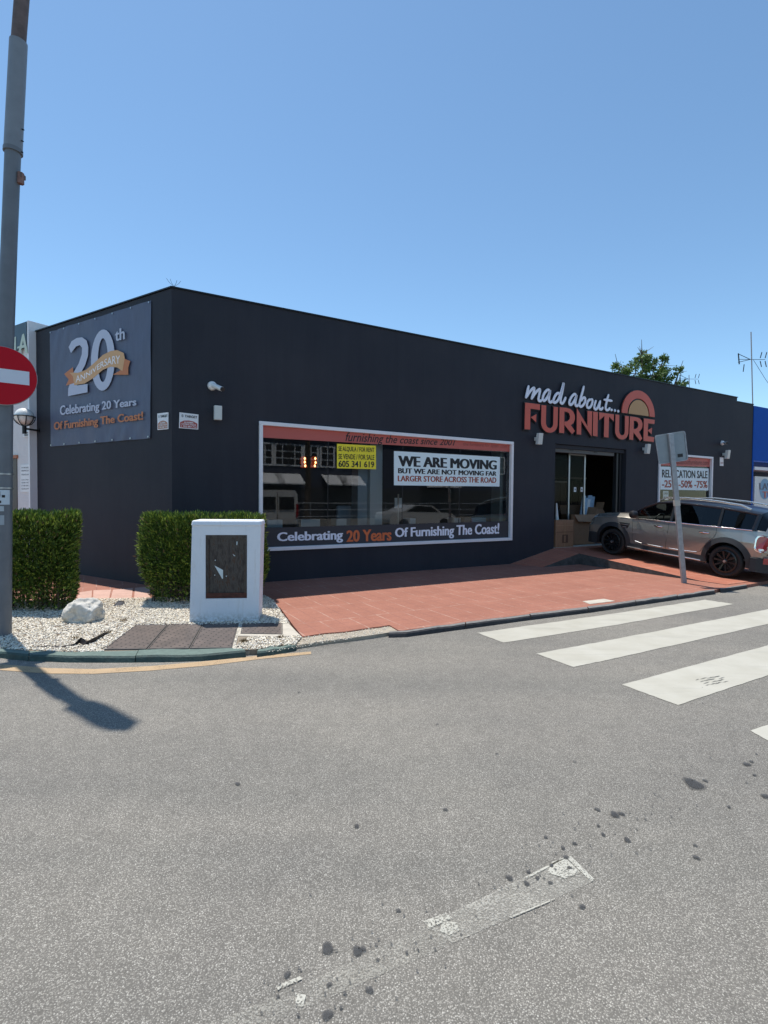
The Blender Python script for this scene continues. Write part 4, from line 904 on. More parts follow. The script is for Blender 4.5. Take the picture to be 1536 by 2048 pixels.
mb = MB(); mb.fbox(FL, NS+.065, 9, .122, .17, zb_, ztop-.02, mat('teal_panel', (.045, .085, .12), .5, var=.2, vscale=3)); mb.build('panel', fs_)
mb = MB(); q = [(22, 666), (56, 660), (52, 706), (20, 708)]
SI = mat('pale_green_letters', (.55, .62, .50), .5)
def tq(s_, quad): text_on(mb, s_, FL, .176, quad, SI, .05)
tq('I', [(27, 675), (32, 673), (32, 704), (27, 706)]); tq('A', [(37, 673), (56, 663), (56, 706), (36, 708)]); mb.build('letter', fs_)
mb = MB()
for a, b, c, d in ((46, 59, 705, 707),): mb.fbox(FL, FL.sz(b, a, .176)[0] if False else NS+.12, NS+.5, .172, .178, zb_+.02, zb_+.06, SI)
mb.build('underline', fs_)
lp = thing('globe_wall_lamp', 'white globe lamp in a black cage bracketed off the side wall', 'wall lamp', FL(4.95, 0, 2.9))
gc = FL.px(48.5, 833, .36); rad = .19
mb = MB(); mb.lathe([(.001, -rad)]+[(rad*math.cos(R(a)), rad*math.sin(R(a))) for a in range(-75, 80, 15)]+[(.001, rad)], gc, UP, GLOBE, 24); mb.build('globe', lp, smooth=True)
mb = MB(); rc = rad+.022
mb.tube([gc+np.array([math.cos(t*math.pi/12)*rc, math.sin(t*math.pi/12)*rc, .0]) for t in range(25)], .012, BLACKM, 6)
for t in range(8):
    a = t*math.pi/4; mb.tube([gc+np.array([math.cos(a)*rc*math.cos(R(e)), math.sin(a)*rc*math.cos(R(e)), -rc*math.sin(R(e))]) for e in range(0, 91, 15)], .010, BLACKM, 6)
mb.build('cage', lp)
mb = MB(); mb.tube([gc-UP*(rc), gc-UP*(rc+.18)], .045, BLACKM, 10); wp = FL(4.93, .0, float(gc[2])-rc-.06); mb.tube([gc-UP*(rc+.06), wp], .022, BLACKM, 8); mb.lathe([(.06, 0), (.06, .02)], wp, nL, BLACKM, 12); mb.build('bracket', lp)
board('price_plate', FL, [(46, 862), (59.5, 861), (59.5, 873.5), (46, 874)], .15, .01, WHITE, [('ABIERTO', [(48, 864), (58, 863.5), (58, 867), (48, 867.5)], TXK, .02), ('CERRADO', [(48, 868.5), (58, 868), (58, 871.5), (48, 872)], TXK, .02)], 'small white plate under the globe lamp', 'sign')
board('lettered_wall_panel', FL, [(41, 930), (62, 928), (62, 984), (41, 984)], .135, .006, WHITE, [(t, [(43, y), (60, y-.6), (60, y+2.4), (43, y+3)], mat('grey_print', (.2, .2, .22), .6), .01) for t, y in (('HORARIO', 934), ('MANICURA', 940), ('PEDICURA', 948), ('Lunes a Viernes', 958), ('10.00-14.00', 964), ('17.00-20.00', 970), ('Sabado', 976))], 'pale lettered panel on the white wall left of the dark building', 'sign')

# ================================================================== BLUE NEIGHBOUR
bb = thing('blue_building', 'bright blue shop front at the right edge of the photo', 'building', FR(24, -.5, PZ))
zt = FR.sz(1509, 812)[1]; zf = FR.sz(1520, 922)[1]; za = FR.sz(1520, 1000)[1]
mb = MB(); mb.fbox(FR, WE+.004, 30, -TH, .02, zf, zt-.0, BLUEB); mb.fbox(FR, WE+.006, WE+.10, -1.2, .015, 0, zf-.001, BLUEB); mb.build('fascia_wall', bb)
mb = MB(); mb.fbox(FR, WE+.11, 30, -1.2, -.9, 0, zf+.2, BLUED); mb.build('recessed_wall', bb)
mb = MB(); mb.fbox(FR, WE+.0, 30, -8, -1.21, 0, zt-.3, BLUED); mb.build('rear_block', bb)
mb = MB(); mb.fbox(FR, WE+.12, 30, -.9, .05, 3.0, 3.12, WHITE); mb.build('canopy', bb)
tn = MB(); 
tp = thing('laundry_panel', 'white panel with a round blue and red logo at the right edge', 'panel', FR(22.2, -.3, .1))
a0 = FR.sz(1509, 980, -.2)[0]; z1_ = FR.sz(1520, 953, -.2)[1]
mb = MB(); mb.fbox(FR, a0, a0+2.6, -.3, -.2, .1, z1_, mat('glossy_pale_panel', (.62, .66, .70), .3)); mb.build('board', tp)
mb = MB(); lc = FR.sz(1530, 978, -.19)
mb.add([FR(lc[0]+.42*math.cos(k*.262), -.195, lc[1]+.42*math.sin(k*.262)) for k in range(24)], [tuple(range(24))], mat('logo_blue', (.12, .30, .52), .4))
text_on(mb, 'LAVA', FR, -.19, [(1519, 966), (1552, 967), (1552, 980), (1519, 979)], mat('logo_navy', (.03, .03, .10), .4), .05); text_on(mb, 'TU', FR, -.188, [(1525, 983), (1546, 983), (1546, 996), (1525, 996)], mat('logo_red', (.55, .06, .02), .4), .05)
mb.build('logo', tp)
# antennas
def antenna(base, top, size, label, boxy):
    r = thing('roof_antenna', label, 'antenna', base); base, top = np.array(base), np.array(top)
    mb = MB(); mb.tube([base, top], .02*size, mat('antenna_pole', (.35, .30, .28), .5, .3), 8); mb.build('mast', r)
    d = top-base; mb = MB(); c = base+d*(.72 if boxy else .8); ax = RT0
    mb.tube([c-ax*.55*size, c+ax*.55*size], .010*size, BLACKM, 6)
    for k in (.35, .55): 
        for q in (-1, 1): mb.tube([c+ax*k*size+UP*.06*q*size, c+ax*(k+.06)*size+UP*.30*q*size], .016*size, BLACKM, 6)
    mb.tube([c-ax*.55*size+UP*.22*size, c-ax*.05*size], .012*size, BLACKM, 6); mb.tube([c-ax*.55*size-UP*.12*size, c-ax*.05*size], .012*size, BLACKM, 6)
    mb.tube([c-ax*.55*size+UP*.24*size, c-ax*.5*size-UP*.2*size], .022*size, BLACKM, 6); mb.tube([c-ax*.3*size-UP*.2*size, c-ax*.33*size-UP*.5*size], .016*size, BLACKM, 6)
    mb.build('aerial', r)
def on_depth(x, y, D): d = ray(x, y); return CAM+d*D
b0 = on_depth(1508, 812, 21); b0[2] = 4.7
antenna(b0, on_depth(1502, 664, 21), 1.0, 'tall thin television antenna mast over the right end of the roof', True)
b0 = on_depth(1379, 790, 26); antenna(b0, on_depth(1378, 750, 26), .85, 'small television antenna behind the parapet beside the tree', False)
mb = MB(); mb.tube([on_depth(1507, 720, 21), on_depth(1530, 757, 21.5), on_depth(1560, 800, 22)], .008, BLACKM, 5); tag(mb.build('guy_wire', loc=on_depth(1530, 757, 21.5)), 'thin guy wire running down from the tall antenna mast', 'wire')

# ================================================================== STREET POLE WITH NO-ENTRY SIGN
pb = G(3, 1266, .09); D0 = float((pb-CAM)@FW)
def poleat(x, y): return onplane(x, y, pb, np.array([0, -1., 0]))
pole = thing('street_pole', 'tall grey steel street pole at the left edge of the photo', 'pole', pb)
P_ = [pb-UP*.05, poleat(6, 1000), poleat(10, 700), poleat(19, 470), poleat(26, 300), poleat(34, 90)]
rr_ = lambda w: w/2/FPX*D0
mb = MB(); mb.tube(P_[:5], [rr_(34), rr_(31), rr_(29), rr_(27), rr_(27)], GREYP, 20); mb.build('shaft', pole, smooth=True)
mb = MB(); mb.tube([poleat(26, 303), poleat(37, 84)], [rr_(31), rr_(30)], mat('light_grey_steel', (.20, .22, .245), .5, .1, var=.12, vscale=5), 20); mb.tube([poleat(25.9, 306), poleat(26.1, 298)], rr_(33), GREYP, 20)
slv = mb.build('sleeve', pole, smooth=True)
for y, dx in ((240, -14), (262, -14), (284, -14), (258, 15), (281, 15), (303, 15)):
    b = MB(); x = np.interp(y, [84, 303], [37, 26])+dx; p = poleat(x, y); b.tube([p, p+np.array([.03 if dx > 0 else .02, -.05 if dx < 0 else 0, -.012])], .007, BLACKM, 6); subbuild(b, 'bolt', slv)
top = poleat(47, -60); tdir = (poleat(47, -60)-poleat(36, 84)); tdir /= np.linalg.norm(tdir)
mb = MB(); e0 = poleat(36.5, 90); mb.tube([e0, e0+tdir*2.4], rr_(25), RUSTB, 14); mb.build('upper_tube', pole, smooth=True)
mb = MB(); q0 = poleat(26, 78); mb.prism([q0, q0+np.array([.035, 0, 0]), q0+np.array([.035, 0, 0])+tdir*2.6, q0+tdir*2.6], (0, .14, 0), WHITE); mb.build('side_plate', pole)
mb = MB(); e1 = e0+tdir*.85
mb.prism([e1+np.array([-.08, .10, 0]), e1+np.array([-.08, -.10, 0]), e1+np.array([-.04, -.11, 0])+tdir*.5, e1+np.array([-.04, -.11, 0])+tdir*1.3, e1+np.array([0, -.09, 0])+tdir*1.7, e1+np.array([0, .09, 0])+tdir*1.7, e1+np.array([-.04, .11, 0])+tdir*1.3, e1+np.array([-.04, .11, 0])+tdir*.5], (.15, 0, 0), GREYP); mb.build('lamp_head', pole, bev=.03)
mb = MB(); c = poleat(41, 356); mb.tube([c-UP*.07, c+UP*.06], .038, mat('rust_brown_clamp', (.22, .12, .10), .7, .1, var=.4, vscale=20), 6); mb.fbox(lambda a, b, c_: c+np.array([a, b, c_]), -.06, .03, -.03, .05, .0, .05, RUSTB); mb.build('clamp_bracket', pole)
mb = MB()
for y in (948, 976): mb.tube([poleat(6, y+1.5), poleat(6, y-1.5)], rr_(34), ALU, 20)
mb.build('band', pole, smooth=True)
# stickers wrapped on the pole
def wrap(mb, x, y0, y1, r, a0, a1, m, n=8):
    lo, hi = poleat(x, y1), poleat(x, y0); vs = []
    for k in range(n+1):
        a = a0+(a1-a0)*k/n; d = np.array([math.sin(a), -math.cos(a), 0])*r; vs += [lo+d, hi+d]
    mb.add(vs, [(2*k, 2*k+2, 2*k+3, 2*k+1) for k in range(n)], m)
def plab(label, x, y0, y1, a0, a1, m, dots=()):
    mb = MB(); wrap(mb, x, y0, y1, rr_(33)+.004, a0, a1, m)
    for q0, q1, b0_, b1_ in dots: wrap(mb, x, q0, q1, rr_(33)+.006, b0_, b1_, TXK, 3)
    tag(mb.build('pole_sticker', loc=poleat(x, y1)), label, 'sticker', 'stickers on the street pole')
plab('large pale printed sticker on the street pole below the steel bands', 5.5, 980, 1009, -.6, 1.35, mat('pale_sticker', (.52, .60, .66), .5), [(983, 993, .1, .4), (990, 995, .55, .85), (1001, 1006, .0, .5)])
plab('small torn grey sticker on the street pole under the large one', 5.5, 1012, 1022, .1, .75, mat('grey_sticker', (.42, .48, .52), .5))
plab('faded lowest sticker on the street pole', 5, 1030, 1049, -.1, .8, mat('faded_sticker', (.33, .38, .42), .6))
# sign
az = R(54); us = np.array([math.sin(az), math.cos(az), 0]); ns = np.array([us[1], -us[0], 0])
sc0 = poleat(5, 755.5)+ns*(rr_(30)+.05); rs_ = 58.5/FPX*float((sc0-CAM)@FW)
ne = thing('no_entry_sign', 'round red no entry sign with a white bar on the grey pole', 'traffic sign', sc0)
def disc(mb, r0, n0, n1, m, seg=48): mb.prism([sc0+ns*n0+us*r0*math.cos(2*math.pi*k/seg)+UP*r0*math.sin(2*math.pi*k/seg) for k in range(seg)], ns*(n1-n0), m)
mb = MB(); disc(mb, rs_, -.03, .0, GALV); disc(mb, rs_*.985, .0005, .004, SIGNRED); mb.build('disc', ne)
mb = MB(); w, h = rs_*.76, rs_*.235; mb.prism([sc0+ns*.0045+us*a+UP*b for a, b in ((-w, -h), (w, -h), (w, h), (-w, h))], ns*.003, SIGNW); mb.build('white_bar', ne)
mb = MB()
for dz_ in (.2, -.2): mb.tube([poleat(8, 755)+UP*(dz_-.02), poleat(8, 755)+UP*(dz_+.02)], rr_(33), GALV, 16); mb.tube([poleat(8, 755)+UP*dz_, sc0-ns*.02+UP*dz_], .02, GALV, 6)
mb.build('clamp', ne)

# ================================================================== WHITE UTILITY CABINET
ub = thing('utility_cabinet', 'white plastered utility cabinet with a rusty door in front of the hedge', 'utility cabinet', G(448, 1245, BZ))
bl, br = G(379, 1246, BZ), G(517, 1243.5, BZ); ux = (br-bl); ux[2] = 0; wB = np.linalg.norm(ux); ux /= wB; uy = np.array([-ux[1], ux[0], 0])
FU = Frame(bl-UP*bl[2], ux, -uy)
def hz(x, y): return FU.sz(x, y, 0)[1]
zT = hz(450, 1041)
xl, xr = FU.sz(384, 1042)[0], FU.sz(522, 1042)[0]
dp = .42
def slab(mb, z0, z1, l0, r0, l1, r1, e0, e1, m):
    P = [FU(l0, e0, z0), FU(r0, e0, z0), FU(r0, -dp-e0, z0), FU(l0, -dp-e0, z0), FU(l1, e1, z1), FU(r1, e1, z1), FU(r1, -dp-e1, z1), FU(l1, -dp-e1, z1)]; mb.box8(P, m)
dl, dr_ = FU.sz(411, 1130)[0], FU.sz(494, 1130)[0]; dz0, dz1 = FU.sz(450, 1197)[1], FU.sz(450, 1070)[1]
mb = MB(); zc = zT-.075
fr_ = lambda z: ((z-BZ)/(zc-BZ))
lx = lambda z: 0+(xl)*fr_(z); rx = lambda z: wB+(xr-wB)*fr_(z)
for z0, z1 in ((BZ-.05, dz0), (dz1, zc)): slab(mb, z0, z1, lx(z0), rx(z0), lx(z1), rx(z1), 0, 0, WHITEP)
# cheeks either side of the door and a back
P = [FU(lx(dz0), 0, dz0), FU(dl, 0, dz0), FU(dl, -dp, dz0), FU(lx(dz0), -dp, dz0), FU(lx(dz1), 0, dz1), FU(dl, 0, dz1), FU(dl, -dp, dz1), FU(lx(dz1), -dp, dz1)]; mb.box8(P, WHITEP)
P = [FU(dr_, 0, dz0), FU(rx(dz0), 0, dz0), FU(rx(dz0), -dp, dz0), FU(dr_, -dp, dz0), FU(dr_, 0, dz1), FU(rx(dz1), 0, dz1), FU(rx(dz1), -dp, dz1), FU(dr_, -dp, dz1)]; mb.box8(P, WHITEP)
mb.build('plaster_body', ub)
mb = MB(); slab(mb, zc, zT, xl-.012, xr+.012, xl-.0, xr+.0, .018, .0, WHITEP); mb.build('cap', ub, bev=.02, segs=3)
def rust():
    m = mat('rusty_door_steel', (.08, .06, .05), .6, .35); N, L = nodes(m); b = N['Principled BSDF']
    pos = newn(m, 'ShaderNodeNewGeometry').outputs['Position']; mp = newn(m, 'ShaderNodeMapping'); mp.inputs['Scale'].default_value = (14, 14, 4); L.new(pos, mp.inputs[0])
    a = noise(m, mp.outputs[0], 1.5, 7, .7); c = ramp(m, a, [(.3, (.02, .018, .018)), (.45, (.06, .045, .04)), (.55, (.09, .08, .07)), (.62, (.07, .03, .018)), (.75, (.19, .17, .14))])
    L.new(c, b.inputs['Base Color']); L.new(bumpn(m, a, .5, .01), b.inputs['Normal']); return m
RUST = rust(); RUSTR = mat('rusty_red_steel', (.09, .03, .02), .7, .2, var=.5, vscale=15)
mb = MB(); e = .004
mb.fbox(FU, dl+e, dr_-e, -.05, -.03, dz0+e, dz1-e, RUST); dpart = mb.build('door', ub)
mb = MB(); frame = [(dl+e, dr_-e, dz0+e, dz0+.075), (dl+e, dr_-e, dz1-.05, dz1-e), (dl+e, dl+.04, dz0+.076, dz1-.051), (dr_-.04, dr_-e, dz0+.076, dz1-.051)]
for a, b, c, d in frame: mb.fbox(FU, a, b, -.029, -.012, c, d, RUSTR if c < dz0+.05 else RUST)
subbuild(mb, 'door_frame', dpart)
pc = lambda x, y: FU.px(x, y, -.026)
mb = MB(); mb.add([pc(429, 1131), pc(446, 1140), pc(446, 1157), pc(444.5, 1158)], [(0, 1, 2, 3)], INTP); subbuild(mb, 'paper_scrap', dpart)
mb = MB()
for q in ([(465, 1107.5), (471, 1112), (468, 1112)], [(473, 1083), (475, 1083), (474.5, 1090), (473, 1090)], [(429, 1120), (432, 1119.5), (431, 1122)], [(428, 1150), (430.5, 1149), (430, 1152)], [(451, 1152), (454, 1151), (453, 1154)]): mb.add([pc(*p) for p in q], [tuple(range(len(q)))], INTP)
subbuild(mb, 'paper_flecks', dpart)

N, L = nodes(WHITEP); pos = newn(WHITEP, 'ShaderNodeNewGeometry').outputs['Position']; mp = newn(WHITEP, 'ShaderNodeMapping'); mp.inputs['Scale'].default_value = (16, 16, 2.2); L.new(pos, mp.inputs[0])
sx_ = newn(WHITEP, 'ShaderNodeSeparateXYZ'); L.new(pos, sx_.inputs[0])
low = maprange(WHITEP, sx_.outputs[2], BZ+.16, BZ+.0, 0, .8); st_ = maprange(WHITEP, noise(WHITEP, mp.outputs[0], 1, 6, .7), .56, .74, 0, .45)
gm = newn(WHITEP, 'ShaderNodeMath', operation='MULTIPLY'); L.new(low, gm.inputs[0]); L.new(maprange(WHITEP, noise(WHITEP, pos, 22, 5, .7), .4, .6), gm.inputs[1])
c = mixc(WHITEP, st_, (.76, .79, .84), (.56, .55, .52)); c = mixc(WHITEP, gm.outputs[0], c, (.30, .27, .22)); L.new(c, N['Principled BSDF'].inputs['Base Color'])
STN = mat('brown_drip_stain', (.22, .17, .11), .8)
# ================================================================== ROCK, DEBRIS
rk = G(157, 1247, BZ)
bm = bmesh.new(); bmesh.ops.create_icosphere(bm, subdivisions=5, radius=1)
from mathutils import noise as mn
for v in bm.verts:
    p = v.co.copy(); n = mn.fractal(p*1.1+Vector((3, 1, 2)), 1.0, 2.0, 5)*.22+mn.fractal(p*4+Vector((1, 7, 2)), 1.0, 2.0, 4)*.05
    cr = abs(mn.noise(p*1.7+Vector((5, 2, 9)))); n -= max(0, .05-cr)*1.3
    # facets
    f = max(p.dot(Vector(d).normalized()) for d in ((.6, -.5, .65), (-.7, -.4, .5), (.1, -.9, .1), (.9, -.1, -.2), (-.3, .4, .9), (-.9, .1, -.1), (.2, .9, .2)))
    v.co = p*(1+n)*(.80/max(f, .72))
bm.transform(Matrix.Diagonal((.262, .20, .195, 1))); bm.transform(Matrix.Rotation(R(-9), 4, 'Y'))
me = bpy.data.meshes.new('rock'); bm.to_mesh(me); bm.free()
for p in me.polygons: p.use_smooth = True
ROCK = mat('pale_limestone', (.50, .50, .46), .85); N, L = nodes(ROCK); pos = newn(ROCK, 'ShaderNodeTexCoord').outputs['Object']
c = ramp(ROCK, noise(ROCK, pos, 9, 6, .65), [(.3, (.38, .37, .33)), (.5, (.56, .54, .49)), (.7, (.66, .65, .61))])
c = mixc(ROCK, maprange(ROCK, noise(ROCK, pos, 45, 4, .7), .62, .72, 0, .5), c, (.22, .22, .21)); L.new(c, N['Principled BSDF'].inputs['Base Color']); L.new(bumpn(ROCK, noise(ROCK, pos, 30, 6, .7), .5, .02), N['Principled BSDF'].inputs['Normal'])
me.materials.append(ROCK); o = bpy.data.objects.new('rock', me); S.collection.objects.link(o); o.location = (rk[0], rk[1]+.12, BZ+.135)
tag(o, 'pale rounded limestone boulder lying on the white gravel', 'rock')
# black weed membrane sticking out of the gravel
mb = MB(); pts = [(66, 1294), (90, 1293), (118, 1293.5), (146, 1291), (160, 1286), (172, 1288), (190, 1282), (205, 1272), (216, 1267)]; hh = [.004, .012, .008, .02, .07, .035, .05, .04, .01]
LM = mat('black_sheeting', (.018, .014, .013), .7, bump=.5, bscale=30)
T0 = [G(x, y, BZ+.02) for x, y in pts]; vs = []
for p, h in zip(T0, hh): vs += [p+np.array([0, -.03, -.01]), p+np.array([.012, .0, h]), p+np.array([0, .035, .0])]
mb.add(vs, [f for k in range(len(T0)-1) for f in ((3*k, 3*k+3, 3*k+4, 3*k+1), (3*k+1, 3*k+4, 3*k+5, 3*k+2))], LM)
tag(mb.build('weed_membrane', loc=T0[4]), 'crumpled strip of black sheeting poking out of the gravel', 'sheeting')
mb = MB(); p = G(236, 1212, BZ+.01); mb.prism([p+np.array(q)*1.0 for q in ((-.06, -.05, 0), (.0, -.04, 0), (.07, .03, .02), (.05, .06, .05), (-.02, .02, .07))], (.01, .02, .01), mat('grey_slate', (.12, .12, .13), .8)); tag(mb.build('stone_shard', loc=p), 'small dark stone shard on the gravel behind the boulder', 'stone')

# ================================================================== FOLIAGE
def leaf_mat(name, c1, c2, c3):
    m = mat(name, c1, .5, spec=.4); N, L = nodes(m); b = N['Principled BSDF']
    pos = newn(m, 'ShaderNodeNewGeometry'); rnd = pos.outputs['Random Per Island']
    c = ramp(m, rnd, [(0, c1), (.6, c2), (1, c3)]); L.new(c, b.inputs['Base Color'])
    tr = newn(m, 'ShaderNodeBsdfTranslucent'); L.new(c, tr.inputs[0]); ms = newn(m, 'ShaderNodeMixShader'); ms.inputs[0].default_value = .2
    L.new(b.outputs[0], ms.inputs[1]); L.new(tr.outputs[0], ms.inputs[2]); L.new(ms.outputs[0], N['Material Output'].inputs[0]); return m
HLEAF = leaf_mat('hedge_leaf', (.034, .072, .013), (.085, .15, .022), (.34, .42, .07))
DLEAF = leaf_mat('dry_leaf', (.10, .06, .03), (.16, .11, .05), (.22, .17, .09))
TLEAF = leaf_mat('tree_leaf', (.06, .11, .03), (.12, .20, .05), (.26, .35, .11))
BARK = mat('bark', (.10, .075, .055), .9, var=.3, vscale=20, bump=.5, bscale=40)
def leaves(name, P, D, ln, wd, mats, parent, w=None):
    """P leaf bases, D directions; each leaf a folded lance of 4 verts"""
    n = len(P); L_ = np.array(parent['loc0']); r = rng.normal(size=(n, 3)); sd_ = np.cross(D, r); sd_ /= np.linalg.norm(sd_, axis=1, keepdims=True)+1e-9
    l = (ln*rng.uniform(.6, 1.25, n))[:, None]; w_ = (wd*rng.uniform(.7, 1.3, n))[:, None]
    up = np.cross(sd_, D); a = P; b = P+D*l*.45+sd_*w_-up*w_*.3; c = P+D*l; d = P+D*l*.45-sd_*w_-up*w_*.3
    V = np.stack([a, b, c, d], 1).reshape(-1, 3)-L_; i = np.arange(n)*4
    Fc = np.stack([i, i+1, i+2, i, i+2, i+3], 1).reshape(-1, 3)
    me = bpy.data.meshes.new(name); me.vertices.add(len(V)); me.vertices.foreach_set('co', V.ravel().astype(np.float32)); me.loops.add(Fc.size); me.loops.foreach_set('vertex_index', Fc.ravel())
    me.polygons.add(len(Fc)); me.polygons.foreach_set('loop_start', np.arange(0, Fc.size, 3)); me.polygons.foreach_set('loop_total', np.full(len(Fc), 3))
    for m in mats: me.materials.append(m)
    if w is not None: me.polygons.foreach_set('material_index', np.repeat(w, 2))
    me.update(calc_edges=True); o = bpy.data.objects.new(name, me); S.collection.objects.link(o); o.parent = parent; return o
def hedge(x0, x1, front, depth, z0, z1, n, label, ang=0.0, ydir=None):
    """box hedge; frame at the front-left foot"""
    o = np.array([front[0], front[1], 0.]); r = thing('hedge', label, 'hedge', (o[0], o[1], z0), 'clipped box hedges on the gravel bed'); ca, sa = math.cos(ang), math.sin(ang)
    X = np.array([ca, sa, 0]); Y = np.array([-sa, ca, 0]) if ydir is None else np.array([ydir[0], ydir[1], 0.])/math.hypot(*ydir); W_ = x1-x0
    # candidate points near the shell
    q = rng.uniform(0, 1, (n*2, 3)); p = np.stack([q[:, 0]*W_, q[:, 1]*depth, q[:, 2]*(z1-z0)], 1)
    dsh = np.minimum.reduce([p[:, 0], W_-p[:, 0], p[:, 1], depth-p[:, 1], (z1-z0)-p[:, 2]])
    keep = rng.uniform(0, 1, len(p)) < np.exp(-np.maximum(dsh-.03, 0)/.12)*(.42+.58*np.clip((p[:, 2]-.05)/.5, 0, 1))
    # taper the foot a little
    foot = np.clip(1-p[:, 2]/.45, 0, 1); keep &= (p[:, 0] > .13*foot+rng.uniform(0, .03, len(p))) & (p[:, 0] < W_-.10*foot) & (p[:, 1] > .10*foot)
    p = p[keep]; m = len(p)
    wob = .03*np.sin(p[:, 0]*9+p[:, 2]*5)+.025*np.sin(p[:, 1]*11+p[:, 0]*4)+rng.normal(0, .012, m)
    P = o+X*(p[:, :1]+wob[:, None])+Y*(p[:, 1:2]+wob[:, None])+UP*(z0+p[:, 2:3]+wob[:, None]*.8)
    out = np.stack([(p[:, 0]/W_-.5)*2, (p[:, 1]/depth-.5)*2, (p[:, 2]/(z1-z0)-.35)*1.6], 1)**3
    D = X*out[:, :1]+Y*out[:, 1:2]+UP*(out[:, 2:3]+.55)+rng.normal(0, .45, (m, 3)); D /= np.linalg.norm(D, axis=1, keepdims=True)
    # loose shoots standing above the clipped top and out of the faces
    k = 420; a_ = rng.uniform(.03, .97, k)*W_; b_ = rng.uniform(.03, .97, k)*depth; Q = o+X*a_[:, None]+Y*b_[:, None]+UP*(z1-.03)
    tall = rng.uniform(0, .07, (k, 1)); q5 = np.concatenate([Q+UP*tall*t for t in (.2, .5, .8, 1.0)]); d5 = rng.normal(0, .35, (4*k, 3)); d5[:, 2] = 1; d5 /= np.linalg.norm(d5, axis=1, keepdims=True)
    P = np.concatenate([P, q5]); D = np.concatenate([D, d5]); p = np.concatenate([p, np.full((4*k, 3), 1.)]); m = len(P)
    dry = (rng.uniform(0, 1, m) < .05+.10*(p[:, 2] < .3)).astype(np.int32)
    leaves('foliage', P, D, .076, .0105, [HLEAF, DLEAF], r, dry)
    mb = MB()
    for k in range(34):
        a, b = random.uniform(.12, W_-.12), random.uniform(.12, depth-.1); f = o+X*a+Y*b+UP*z0; t = f+X*random.uniform(-.1, .1)+Y*random.uniform(-.1, .1)+UP*(z1-z0-.08)
        mb.tube([f, (f+t)/2+X*random.uniform(-.05, .05), t], [.011, .008, .004], BARK, 5)
        for j in range(5):
            s_ = f+(t-f)*random.uniform(.15, .9); mb.tube([s_, s_+X*random.uniform(-.18, .18)+Y*random.uniform(-.18, .18)+UP*.14], [.005, .002], BARK, 4)
    mb.build('stem', r)
hz_ = BZ
fL = G(-70, 1226, hz_); fR_ = G(151, 1226, hz_); angL = math.atan2(fR_[1]-fL[1], fR_[0]-fL[0])
hedge(0, np.linalg.norm(fR_-fL), fL, .95, hz_, 1.48, 60000, 'clipped green hedge behind the boulder at the far left', angL, (-.575, 1))
fL = G(278, 1210, hz_); fR_ = G(526, 1210, hz_); angR = math.atan2(fR_[1]-fL[1], fR_[0]-fL[0])
hedge(0, np.linalg.norm(fR_-fL), fL, .85, hz_, 1.46, 60000, 'clipped green hedge behind the white utility cabinet', angR, (-.225, 1))
# weeds on the gravel
def weed(x, y, label, n=26, h=.07, m=None):
    p = G(x, y, BZ+.01); r = thing('weed', label, 'weed', p, 'small weeds in the gravel'); D = rng.normal(0, .6, (n, 3)); D[:, 2] = np.abs(D[:, 2])+.6; D /= np.linalg.norm(D, axis=1, keepdims=True)
    leaves('leaf_blades', np.repeat(p[None], n, 0)+rng.normal(0, .02, (n, 3))*[1, 1, 0], D, h, .004, [m or DLEAF], r)
weed(247, 1243, 'small weed tuft in the gravel right of the boulder'); weed(150, 1279, 'dry brown weed tuft above the crumpled black sheet'); weed(214, 1268, 'thin weed tuft at the tip of the black sheet')
weed(487, 1285, 'reddish dry weeds in the grit below the small grate', 90, .05, DLEAF); weed(560, 1276, 'dry weeds in the grit beside the broken kerb', 60, .04, DLEAF)
# tree behind the building
def crown_tree(base, h, cw, label, blobs, nleaf, ll, lw, seed):
    random.seed(seed); r = thing('tree', label, 'tree', base); base = np.array(base); mb = MB()
    top = base+UP*h*.6; mb.tube([base, base+UP*h*.3+RT0*.1, top], [.22, .17, .10], BARK, 10)
    C = []
    for (dx, dy, dz, rd) in blobs:
        c = base+np.array([dx, dy, dz]); C.append((c, rd)); s_ = base+UP*h*random.uniform(.3, .5); mb.tube([s_, (s_+c)/2+UP*.2, c, c+(c-s_)*.12], [.07, .05, .025, .01], BARK, 6)
        for k in range(7):
            e = c+np.array([random.gauss(0, .6), random.gauss(0, .6), random.gauss(0, .5)])*rd; mb.tube([c, e], [.02, .006], BARK, 4)
    mb.build('trunk', r)
    Ps, Ds = [], []
    for c, rd in C:
        k = int(nleaf*rd**2/sum(q[1]**2 for q in C)); nc = max(6, k//60)
        cc = rng.normal(size=(nc, 3)); cc /= np.linalg.norm(cc, axis=1, keepdims=True); cc = c+cc*rd*rng.uniform(.45, 1.0, (nc, 1))
        idx = rng.integers(0, nc, k); off_ = rng.normal(0, rd*.16, (k, 3)); P = cc[idx]+off_; D = (P-c); D /= np.linalg.norm(D, axis=1, keepdims=True)+1e-6; D = D+rng.normal(0, .8, (k, 3)); D /= np.linalg.norm(D, axis=1, keepdims=True)
        Ps.append(P); Ds.append(D)
    leaves('crown', np.concatenate(Ps), np.concatenate(Ds), ll, lw, [TLEAF], r)
tb_ = on_depth(1292, 900, 30); tb_[2] = 0; q = 30/FPX
def bl_(x, y, r): p = on_depth(x, y, 30); return (p[0]-tb_[0], random.uniform(-.8, .8), p[2], r)
crown_tree(tb_, 8, 2, 'leafy green tree rising behind the parapet above the shop sign', [bl_(1238, 735, .42), bl_(1252, 752, .5), bl_(1278, 712, .5), bl_(1275, 745, .75), bl_(1300, 755, .7), bl_(1322, 732, .5), bl_(1330, 752, .6), bl_(1296, 725, .45), bl_(1350, 748, .3), bl_(1310, 778, .8), bl_(1262, 775, .7), bl_(1340, 775, .5), bl_(1356, 770, .25)], 6500, .17, .045, 3)

